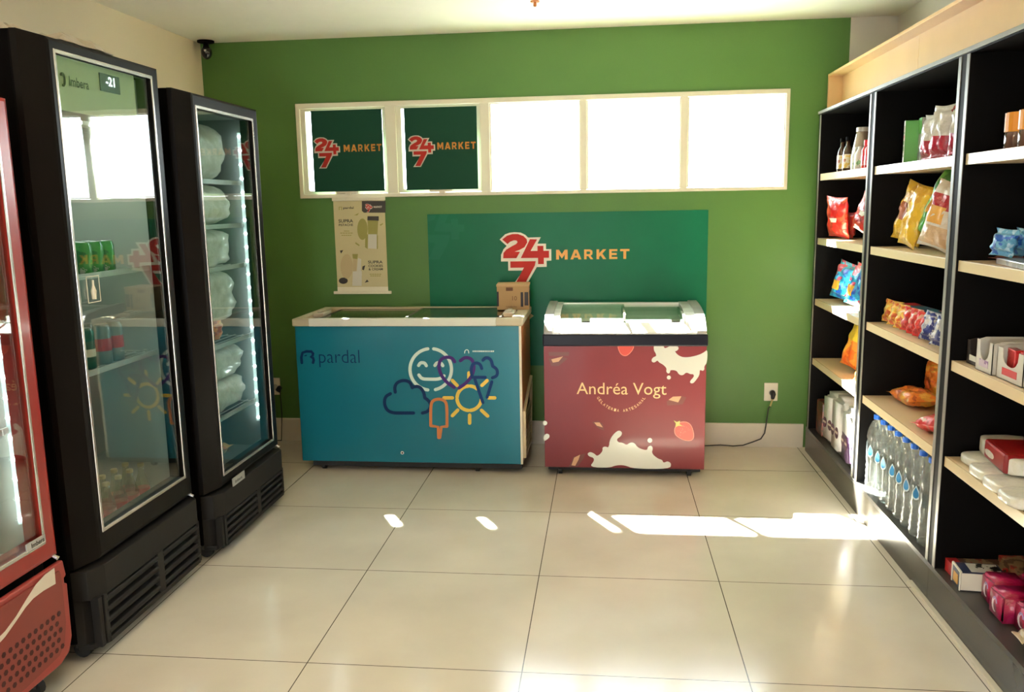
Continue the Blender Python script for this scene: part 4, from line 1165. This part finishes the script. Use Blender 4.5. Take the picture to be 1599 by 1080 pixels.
# middle, third
z = 1.03
rbox('flat_box', 'flat blue and red box at the back of the third middle shelf', 'box', 1.54, 4.25, z, .10, .44, .10, pack('blue_red_box', [(.03, .18, .38), (.06, .30, .45), (.50, .08, .08)], 6, bump=.05), 3, bev=.003, parts=[('red_end', (-.051, .051, .15, .221, 0, .101), M('box_red', (.5, .02, .04), .4))])
g = 'small packets on the third shelf of the middle unit'
sm1 = pack('yellow_packet', [(.65, .12, .02), (.80, .42, .04), (.75, .60, .15)], 26)
sm2 = pack('red_packet', [(.40, .01, .01), (.65, .03, .02), (.70, .35, .25)], 22, thr=(.4, .58))
sm3 = pack('blue_silver_packet', [(.02, .03, .20), (.45, .45, .50), (.75, .72, .70)], 24, thr=(.46, .56))
lst = [(1.44, 4.33, sm1, 'orange and yellow packet, leftmost'), (1.43, 4.24, sm1, 'second orange packet from the left'), (1.42, 4.15, sm1, 'third orange packet, next to the red ones'), (1.43, 4.06, sm2, 'red packet nearest the orange ones'),
       (1.42, 3.98, sm2, 'middle red packet standing on edge'), (1.42, 3.90, sm2, 'red packet beside the blue ones'), (1.42, 3.79, sm3, 'blue and silver packet left of its twin'), (1.41, 3.665, sm3, 'blue and silver packet close to the post')]
for x, y, m_, lb in lst:
    big = m_ is sm3
    bag('snack_packet', lb + ' on the third middle shelf', 'packet', x, y, z, .13 if big else .11, .13 if big else .115, .055 if big else .045, m_, -60, 6, -10, g)
for k in range(2): bag('snack_packet', ('brown packet lying behind the red packets' if k else 'brown packet lying behind the blue packets') , 'packet', 1.56, 3.86 - .22 * (1 - k), z, .16, .20, .05, pack('brown_packet', [(.25, .08, .04), (.40, .18, .10), (.15, .03, .02)], 14), -90, 0, -90, g)
# middle, fourth
z = .64
bag('snack_bag', 'orange snack bag lying flat on the fourth middle shelf', 'snack bag', 1.53, 4.06, z, .18, .28, .08, orbag2, -178, 0, -88)
bag('snack_bag', 'darker orange snack bag propped up at the back right, fourth middle shelf', 'snack bag', 1.67, 4.395, z, .15, .21, .07, orbag2, -84, 4, 0)
bag('snack_bag', 'red and white snack bag lying at the front, fourth middle shelf', 'snack bag', 1.43, 3.79, z, .16, .20, .07, pack('red_white_foil', [(.60, .02, .02), (.55, .02, .02), (.75, .55, .5)], 14, thr=(.4, .6)), -160, 0, -84)
# water bottles
z = .165
prof = [(.036, 0), (.043, .008), (.045, .03), (.041, .045), (.045, .06), (.041, .075), (.045, .09), (.041, .105), (.045, .12), (.041, .135), (.045, .15), (.045, .245), (.041, .258), (.046, .272), (.044, .30), (.030, .345), (.016, .365), (.015, .378)]
pet = glass('pet_plastic', (.90, .93, .92), 1.9, .08, wav=.4)
_nt = pet.node_tree; _mx = _nt.nodes.new('ShaderNodeMixShader'); _mx.inputs[0].default_value = .13
_df = _nt.nodes.new('ShaderNodeBsdfDiffuse'); _df.inputs['Color'].default_value = (.72, .76, .74, 1)
_old = _nt.nodes['Material Output'].inputs['Surface'].links[0].from_socket
_nt.links.new(_old, _mx.inputs[1]); _nt.links.new(_df.outputs[0], _mx.inputs[2]); _nt.links.new(_mx.outputs[0], _nt.nodes['Material Output'].inputs['Surface'])
wbt = thing('water_bottle', 'clear water bottle at the left end of the front row', 'bottle', (1.405, 4.40, z + .0005), 'water bottles at the bottom of the middle unit', (0, 0, math.radians(38)))
obj('body', lathe(BM(), prof, (0, 0, 0), 24), pet, wbt, local=True, smooth=True)
obj('cap', lathe(BM(), [(.0165, .370), (.0175, .372), (.0175, .392), (.015, .394)], (0, 0, 0), 16), M('cap_blue', (.01, .10, .50), .35), wbt, local=True)
lb_ = obj('label_band', lathe(BM(), [(.0456, .175), (.0456, .24)], (0, 0, 0), 24), glass('label_film', (.80, .86, .88), 1.6, .25), wbt, local=True)
# drop emblem on the front of the band, curved around the bottle
bm = BM()


def drop(s, rad, a_off=0):
    pts = []
    for i in range(18):
        t_ = 2 * PI * i / 18
        yy = s * .55 * math.sin(t_) * math.sin(t_ / 2) ** 1.2 * 1.25; zz = s * math.cos(t_)
        pts.append((-math.cos(yy / rad) * rad, math.sin(yy / rad) * rad, .208 + zz))
    return pts


flat(bm, drop(.034, .0468))
obj('drop_halo', bm, M('drop_pale', (.75, .82, .85), .4), lb_, local=True)
bm = BM(); flat(bm, drop(.026, .0478))
obj('drop_emblem', bm, M('drop_blue', (.02, .19, .42), .35), lb_, local=True)
names = ['second', 'third', 'fourth', 'fifth', 'sixth', 'seventh']
for k in range(1, 8):
    lb = ('%s water bottle from the left in the front row' % names[k - 1]) if k < 7 else 'water bottle at the right end of the front row'
    r_ = dup(wbt, (1.405, 4.40 - .107 * k, z + .0005), (0, 0, math.radians([38, 44, 34, 46, 40, 35, 43, 130][k])), label=lb)
for k in range(8):
    dup(wbt, (1.505, 4.42 - .107 * k, z + .0005), (0, 0, math.radians(60 + 37 * k)), label='clear water bottle in the second row behind the front bottles', group='water bottles hidden in the second row')
for k in range(8):
    dup(wbt, (1.605, 4.42 - .107 * k, z + .0005), (0, 0, math.radians(20 + 47 * k)), label='clear water bottle in the third row at the back', group='water bottles hidden in the third row')

# near unit, top
z = 1.82
jarp = [(.040, 0), (.044, .006), (.044, .05), (.036, .068), (.036, .075), (.043, .09), (.043, .108), (.038, .118)]
orcap = M('lid_orange', (.75, .30, .03), .25, coat=.4)
j = bottle('drink_jar', 'brown jar with orange top, leftmost on the near unit top shelf', 'jar', 1.42, 3.15, z, jarp, M('jar_brown', (.10, .045, .03), .12, coat=.7), (.0445, .058, .125, orcap), None, 'brown jars on the near unit top shelf')
dup(j, (1.42, 3.05, z + .0005), label='brown jar with orange top, second from the left on the near top shelf')
dup(j, (1.42, 2.95, z + .0005), label='brown jar with orange top cut off by the right edge')
# near, second
z = 1.42
lp = rbox('magazine_pack', 'flat grey pack under the blue packets', 'pack', 1.49, 3.02, z, .22, .36, .022, pack('grey_print', [(.30, .28, .26), (.45, .42, .40), (.25, .24, .28)], 14, bump=.1), -8)
bag('snack_packet', 'flat reddish packet lying left of the blue packets', 'packet', 1.44, 3.25, z, .09, .12, .02, pack('reddish_flat', [(.35, .05, .03), (.45, .12, .06)], 12), -90, 0, -90)
bb = pack('pale_blue_packet', [(.02, .12, .50), (.12, .38, .62), (.35, .58, .75)], 22, bump=.5)
g = 'blue packets on the second shelf of the near unit'
for k, (x, y, lb) in enumerate(((1.42, 3.20, 'front left blue packet'), (1.50, 3.13, 'blue packet at the back left'), (1.49, 3.05, 'blue packet behind the front left one'), (1.48, 2.94, 'blue packet in the middle of the row'), (1.47, 2.83, 'blue packet at the right edge'))):
    bag('sweets_packet', lb + ' on the near second shelf', 'packet', x, y, z + (.022 if k != 1 else 0), .105, .10, .055, bb, -70, 4, -12, g)
# near, third: display boxes
z = 1.03


def tray(label, x, y, w, d, h, hf, m_out, m_in, rz=0, lab=None):
    t = thing('display_box', label, 'box', (x, y, z + .0005), 'open display boxes on the near unit', (0, 0, math.radians(rz)))
    th = .003
    bm = BM()
    box(bm, -d / 2, d / 2, -w / 2, w / 2, 0, th); box(bm, d / 2 - th, d / 2, -w / 2, w / 2, 0, h)
    for s in (-1, 1):
        yy = s * w / 2; prism(bm, [(-d / 2, yy, 0), (d / 2, yy, 0), (d / 2, yy, h), (-d / 2 + .03, yy, h), (-d / 2, yy, h * .92)], (0, -s * th, 0))
    # front wall with a scooped notch
    n = 9; top = [(w * .30 * math.cos(PI * i / (n - 1)), h * .95 - (h * .95 - hf) * math.sin(PI * i / (n - 1)) ** .6) for i in range(n)]
    pr2 = [(-d / 2, -w / 2, 0), (-d / 2, w / 2, 0), (-d / 2, w / 2, h * .95)] + [(-d / 2, a_, b__) for a_, b__ in top] + [(-d / 2, -w / 2, h * .95)]
    prism(bm, pr2, (th, 0, 0))
    obj('carton', bm, m_out, t, local=True)
    obj('contents', box(BM(), -d / 2 + .01, d / 2 - .01, -w / 2 + .008, w / 2 - .008, th, hf * .8), m_in, t, local=True)
    obj('front_label', box(BM(), -d / 2 - .001, -d / 2, -w * .28, w * .28, h * .16, h * .38), lab or labw, t, local=True)
    return t


brn = M('box_brown', (.16, .10, .06), .7)
tray('dark brown open display box, leftmost on the third near shelf', 1.50, 3.30, .12, .22, .095, .03, M('box_black', (.03, .022, .018), .5), brn)
tray('white open display box with a scooped front', 1.49, 3.165, .13, .24, .12, .045, M('box_white', (.60, .57, .50), .5), brn, lab=pack('purple_lab', [(.2, .1, .25), (.5, .4, .5)], 30, bump=0))
tray('white open display box holding red packs, at the right edge', 1.50, 2.99, .19, .24, .115, .05, M('box_white', (.6, .5, .5)), brn, lab=M('box_red2', (.50, .02, .02), .4))
for k in range(2): rbox('red_pack', ('red pack in the right display box, left one', 'red pack in the right display box, cut by the edge')[k], 'pack', 1.415, 3.03 - .09 * k, z + .003, .03, .07, .105, pack('red_pack_print', [(.50, .015, .02), (.62, .04, .04), (.70, .5, .45)], 26, thr=(.45, .62), bump=.2), -6, 'red packs in the display box')
rbox('dark_pack', 'dark purple pack behind the display boxes at the right edge', 'pack', 1.68, 3.06, z, .08, .12, .19, pack('plum_pack', [(.06, .03, .10), (.25, .22, .25)], 14), 0)
# near, fourth: diapers and rice
z = .64
g = 'white packs on the fourth shelf of the near unit'
wp = pack('white_pack_film', [(.72, .70, .60), (.76, .74, .66)], 5, bump=.5)


def softbox(name, label, cat, x, y, z_, sx, sy, sz, mat, rz=0, group=None, r=.025):
    bm = BM(); box(bm, -sx / 2, sx / 2, -sy / 2, sy / 2, 0, sz)
    bmesh.ops.subdivide_edges(bm, edges=bm.edges[:], cuts=4, use_grid_fill=True)
    random.seed(int(y * 1000))
    for v in bm.verts:
        u = v.co.x / (sx / 2); q = v.co.y / (sy / 2); w_ = v.co.z / sz * 2 - 1
        k = .88 + .12 * (1 - max(abs(q), abs(w_) * .8) ** 3)
        v.co.x *= k; v.co.y *= .94 + .06 * (1 - u * u); v.co.z = max(0, v.co.z * (.86 + .14 * (1 - u * u) * (1 - q * q)) + random.uniform(-.002, .002))
    o = obj(name, bm, mat, smooth=True)
    sd = o.modifiers.new('soft', 'SUBSURF'); sd.levels = 1; sd.render_levels = 1
    o.location = (x, y, z_ + .0005); o.rotation_euler = (0, 0, math.radians(rz)); tag(o, label, cat, group)
    return o


for k, (x, y, lb) in enumerate(((1.50, 3.29, 'white pack under the red banded one'), (1.47, 3.14, 'flat white rice pack at the shelf front, left'), (1.46, 3.0, 'flat white rice pack at the shelf front, middle'), (1.45, 2.86, 'flat white rice pack at the shelf front, right edge'))):
    softbox('rice_pack', lb, 'pack', x, y, z, .24, .145, .045, wp, 4, g)
dp = softbox('napkin_pack', 'white pack with wide red band on the fourth near shelf', 'pack', 1.52, 3.17, z + .045, .20, .36, .075, wp, -6, g)
obj('red_band', box(BM(), -.099, .099, -.155, .062, .003, .0765), M('band_red', (.25, .008, .008), .3, noise=.3, nscale=30), dp, local=True, bevel=.01)
bag('rice_pack', 'white crinkled pack with dark print, upper right on the near fourth shelf', 'pack', 1.46, 2.78, z + .045, .16, .20, .05, pack('white_dark_print', [(.68, .66, .56), (.72, .70, .62), (.03, .04, .12)], 12, thr=(.4, .64)), -95, 0, -86, g)
# near, bottom
z = .165
ck = pack('choc_box_print', [(.10, .05, .03), (.30, .22, .12), (.35, .02, .02), (.05, .03, .02)], 16, bump=.05)
rbox('chocolate_box', 'flat brown and red chocolate box behind the white one, bottom near shelf', 'box', 1.48, 3.345, z, .20, .095, .05, ck, 0, parts=[('red_edge', (-.101, -.06, -.046, .046, .0, .051), M('box_redb', (.45, .02, .02), .4))])
rbox('chocolate_box', 'brown chocolate box farther in on the bottom near shelf', 'box', 1.64, 3.29, z, .12, .20, .07, ck, 0)
wb = rbox('white_black_box', 'white and black box with orange emblem beside the pink packs', 'box', 1.445, 3.24, z, .16, .10, .075, M('box_darkblue', (.03, .04, .09), .3), -5, parts=[('orange_emblem', (-.082, -.080, -.02, .03, .012, .05), M('emblem_or', (.6, .30, .04), .4)), ('side_panel', (-.078, .078, -.0525, -.050, .004, .072), labw), ('white_edge', (-.083, -.079, -.05, -.044, 0, .076), labw), ('white_rim', (-.083, -.076, -.05, .05, .072, .078), labw), ('white_edge', (-.083, -.079, .044, .05, 0, .076), labw), ('top_print', (-.04, .07, -.04, .04, .0752, .0762), pack('bw_print', [(.02, .02, .02), (.6, .6, .55)], 22, bump=0))])
pinkm = pack('pink_pack_film', [(.34, .004, .05), (.42, .008, .08), (.52, .02, .12)], 6, bump=.45)
swirl = M('swirl_lilac', (.35, .25, .50), .3); swirl2 = M('swirl_white', (.75, .62, .70), .3)
g = 'pink packs on the bottom near shelf'
for k, (x, y, lb) in enumerate(((1.475, 3.10, 'pink pack next to the white and black box'), (1.455, 2.985, 'pink pack at the front with big swirl'), (1.49, 2.87, 'pink pack at the front by the right edge'), (1.605, 3.10, 'pink pack in the second row, left'), (1.60, 2.985, 'pink pack in the second row, middle'), (1.615, 2.87, 'pink pack in the second row, right edge'))):
    bm = BM()
    box(bm, -.06, .06, -.054, .054, 0, .105); bmesh.ops.bevel(bm, geom=bm.edges[:], offset=.010, segments=2, affect='EDGES')
    o = obj('pink_pack', bm, pinkm, smooth=True); o.location = (x, y, z + .0005); o.rotation_euler = (0, 0, math.radians(-4 + 3 * (k % 3)))
    tag(o, lb, 'pack', g)
    bm = BM(); bs = BM()
    c_ = [(-.0612, .020 * math.cos(a_), .050 + .024 * math.sin(a_)) for a_ in [math.radians(-110 + i * 22) for i in range(11)]]
    for i in range(10): tube(bm, [c_[i], c_[i + 1]], [.001 + .006 * math.sin(PI * (i + .1) / 10.2), .001 + .006 * math.sin(PI * (i + 1) / 10.2)], 6)
    for v in bm.verts: v.co.x = -.0605 + (v.co.x + .0612) * .12
    obj('swirl_print', bm, swirl2, o, local=True)
    c_ = [(-.0612, .002 + .014 * math.cos(a_), .062 + .014 * math.sin(a_)) for a_ in [math.radians(20 + i * 24) for i in range(8)]]
    for i in range(7): tube(bs, [c_[i], c_[i + 1]], .005, 6)
    for v in bs.verts: v.co.x = -.0607 + (v.co.x + .0612) * .12
    obj('swirl_core_print', bs, swirl, o, local=True)
for k, (y, lb) in enumerate(((2.80, 'white and beige pack in front of the pink packs'), (2.70, 'white pack right of the beige one'))):
    pass
wbp = pack('white_beige_film', [(.70, .66, .55), (.55, .42, .25), (.72, .70, .66)], 9, thr=(.4, .5))
bag('biscuit_pack', 'white and beige pack lying in front below the pink packs', 'pack', 1.388, 2.86, z, .085, .07, .04, wbp, -92, 0, -84, 'white packs below the pink ones')
bag('biscuit_pack', 'white and beige pack nearer the right edge below the pink packs', 'pack', 1.388, 2.765, z, .085, .07, .04, wbp, -88, 0, -84, 'white packs below the pink ones')
bag('biscuit_pack', 'glossy red orange pack in the bottom right corner', 'pack', 1.39, 2.66, z, .09, .12, .05, pack('red_orange_film', [(.60, .05, .02), (.70, .12, .04)], 12), -85, 0, -60)

# ------------------------------------------------------------------ fridge contents
# nearer black fridge
z = 1.42 + .0035
gg = 'green cans on the upper shelf of the nearer black fridge'
canp = [(.024, 0), (.033, .006), (.033, .105), (.027, .118), (.027, .122)]
can_g = pack('can_green', [(.02, .16, .03), (.06, .30, .05), (.5, .5, .4)], 18, bump=0, thr=(.45, .62))
c1 = bottle('drink_can', 'green can on the upper shelf, front row of the nearer black fridge', 'can', -2.015, 3.22, z, canp, can_g, (.027, .118, .123, alu), None, gg, 16)
c1['label'] = 'right hand green can in the front row of the nearer black fridge'
for k in range(1, 6): dup(c1, (-2.015 - .072 * (k // 3 * 1), 3.22 - .075 * (k % 3), z + .0005), label=['', 'middle green can in the front row of the nearer black fridge', 'left hand green can in the front row of the nearer black fridge', 'green can behind the right hand front one', 'green can behind the middle front one', 'green can behind the left hand front one'][k])
can_r = pack('can_red_label', [(.02, .14, .10), (.05, .25, .18), (.5, .03, .03)], 14, bump=0)
rb_ = M('red_label_wrap', (.50, .03, .03), .35); gb_ = M('teal_can', (.01, .16, .13), .3)
z2 = 1.05 + .0035
c2 = bottle('drink_can', 'tall teal green can on the middle shelf of the nearer black fridge', 'can', -2.015, 2.95, z2, [(.026, 0), (.033, .006), (.033, .145), (.026, .158), (.026, .162)], gb_, (.026, .158, .163, alu), (.0335, .05, .08, labw), 'tall teal cans on the middle shelf', 16)
c2['label'] = 'tall teal green can at the left end of the middle shelf, nearer black fridge'
dup(c2, (-2.015, 3.03, z2 + .0005), label='tall teal green can touching the red banded cans'); dup(c2, (-2.09, 2.97, z2 + .0005), label='tall teal green can behind the two front teal ones')
c3 = bottle('drink_can', 'grey can with red band on the middle shelf, right of the teal cans', 'can', -2.015, 3.14, z2, [(.026, 0), (.033, .006), (.033, .145), (.026, .158), (.026, .162)], M('can_grey', (.25, .28, .27), .3, metal=.4), (.026, .158, .163, alu), (.0335, .055, .105, rb_), 'grey cans with red bands on the middle shelf', 16)
dup(c3, (-2.09, 3.15, z2 + .0005), label='grey can with red band behind the two in front'); dup(c3, (-2.015, 3.225, z2 + .0005), label='grey can with red band at the right end of the middle shelf')
zf = .375 + .023
gbot = M('bottle_glass_beer', (.16, .13, .05), .08, coat=1)
g3 = 'small bottles with red labels standing on the floor of the nearer black fridge'
bp_ = [(.028, 0), (.030, .005), (.030, .10), (.013, .15), (.012, .185)]
c4 = bottle('beer_bottle', 'small glass bottle with red label on the floor of the nearer black fridge', 'bottle', -1.99, 2.86, zf, bp_, glass('bottle_clear', (.80, .80, .62), 2.0, .05), (.014, .178, .192, M('crown_cap', (.45, .38, .2), .4)), (.0306, .045, .085, rb_), g3, 14)
NTH = ['leftmost', 'second', 'third', 'fourth', 'fifth', 'sixth']
c4['label'] = 'leftmost small red labelled bottle in the front row on the fridge floor'
for k in range(1, 12): dup(c4, (-1.99 - .07 * (k % 2), 2.86 + .085 * (k // 2), zf + .0005), label='%s small red labelled bottle%s in the %s row on the fridge floor' % (NTH[k // 2], ' from the left' if k > 1 else '', 'back' if k % 2 else 'front'))

# back black fridge: frosty bags and orange packs
frost = glass('frost_film', (.93, .94, .90), 1.3, .3)
fm, nt, b, N, L = NT('frosted_bag')
b.inputs['Base Color'].default_value = (.66, .65, .56, 1); b.inputs['Roughness'].default_value = .4; b.inputs['Subsurface Weight'].default_value = .0; b.inputs['Coat Weight'].default_value = .3
tcx = N.new('ShaderNodeTexCoord'); nn = N.new('ShaderNodeTexNoise'); nn.inputs['Scale'].default_value = 26; nn.inputs['Detail'].default_value = 6
L.new(tcx.outputs['Object'], nn.inputs['Vector'])
rp = N.new('ShaderNodeValToRGB'); rp.color_ramp.elements[0].color = (.56, .55, .46, 1); rp.color_ramp.elements[0].position = .3; rp.color_ramp.elements[1].color = (.76, .75, .68, 1); rp.color_ramp.elements[1].position = .7
L.new(nn.outputs['Fac'], rp.inputs[0]); L.new(rp.outputs[0], b.inputs['Base Color'])
bp = N.new('ShaderNodeBump'); bp.inputs['Strength'].default_value = .5; bp.inputs['Distance'].default_value = .01; L.new(nn.outputs['Fac'], bp.inputs['Height']); L.new(bp.outputs['Normal'], b.inputs['Normal'])


def icebag(label, y, z_, w, h, seed, x=-2.08, d=.30):
    random.seed(seed); bm = BM()
    bmesh.ops.create_uvsphere(bm, u_segments=28, v_segments=18, radius=1)
    ph = [random.uniform(0, 6) for _ in range(6)]
    for v in bm.verts:
        c = v.co.copy(); e = 4.0
        s_ = (abs(c.x) ** e + abs(c.y) ** e + abs(c.z) ** e) ** (-1 / e)
        c *= s_
        k = 1 + .05 * math.sin(4 * c.x + ph[0] + 3 * c.z) + .04 * math.sin(7 * c.y + ph[1]) + .03 * math.sin(9 * c.z + ph[2] + 5 * c.y)
        v.co = Vector((c.x * d / 2 * k, c.y * w / 2 * k, (c.z * k * .5 + .5) * h))
        v.co.z = max(0, v.co.z)
    o = obj('frosted_bag', bm, fm, smooth=True)
    o.location = (x, y, z_ + .0005); tag(o, label, 'bag', 'frosted bags in the back black fridge')
    return o


IC = [(1.806, .27, .54, 'frosted white bag on the top shelf, back black fridge'), (1.586, .195, .60, 'frosted white bag just below the top shelf, back black fridge'), (1.376, .185, .55, 'frosted white bag on the third shelf from the top, back black fridge'),
      (1.10, .255, .62, 'frosted white bag above the row of orange packs, back black fridge'), (.791, .165, .62, 'frosted white bag directly under the orange pack shelf'), (.625, .165, .58, 'lower frosted white bag, near the fridge floor')]
for k, (z_, h, w_, lb) in enumerate(IC): icebag(lb, 4.00 + .01 * (k % 2), z_ - (.0 if k != 3 else 0), w_, h, k + 5)
g = 'orange snack packs in the back black fridge'
for k in range(4): bag('snack_packet', ('orange pack at the left end of the orange row, back black fridge', 'second orange pack of the row in the back black fridge', 'third orange pack of the row in the back black fridge', 'fourth orange pack of the row in the back black fridge')[k], 'packet', -2.02, 3.76 + .115 * k, .989, .12, .11, .06, orbag2, 85, 0, 10, g)
for k in range(1): bag('snack_packet', 'small orange pack on the third shelf, left side of the back black fridge', 'packet', -1.95, 3.70, 1.374, .12, .07, .04, orbag2, 85, 0, 10, g)
bag('snack_bag', 'large orange snack bag lying on the floor of the back black fridge', 'snack bag', -2.24, 3.93, .335 + .023, .26, .31, .10, orbag2, -90, 0, -80)
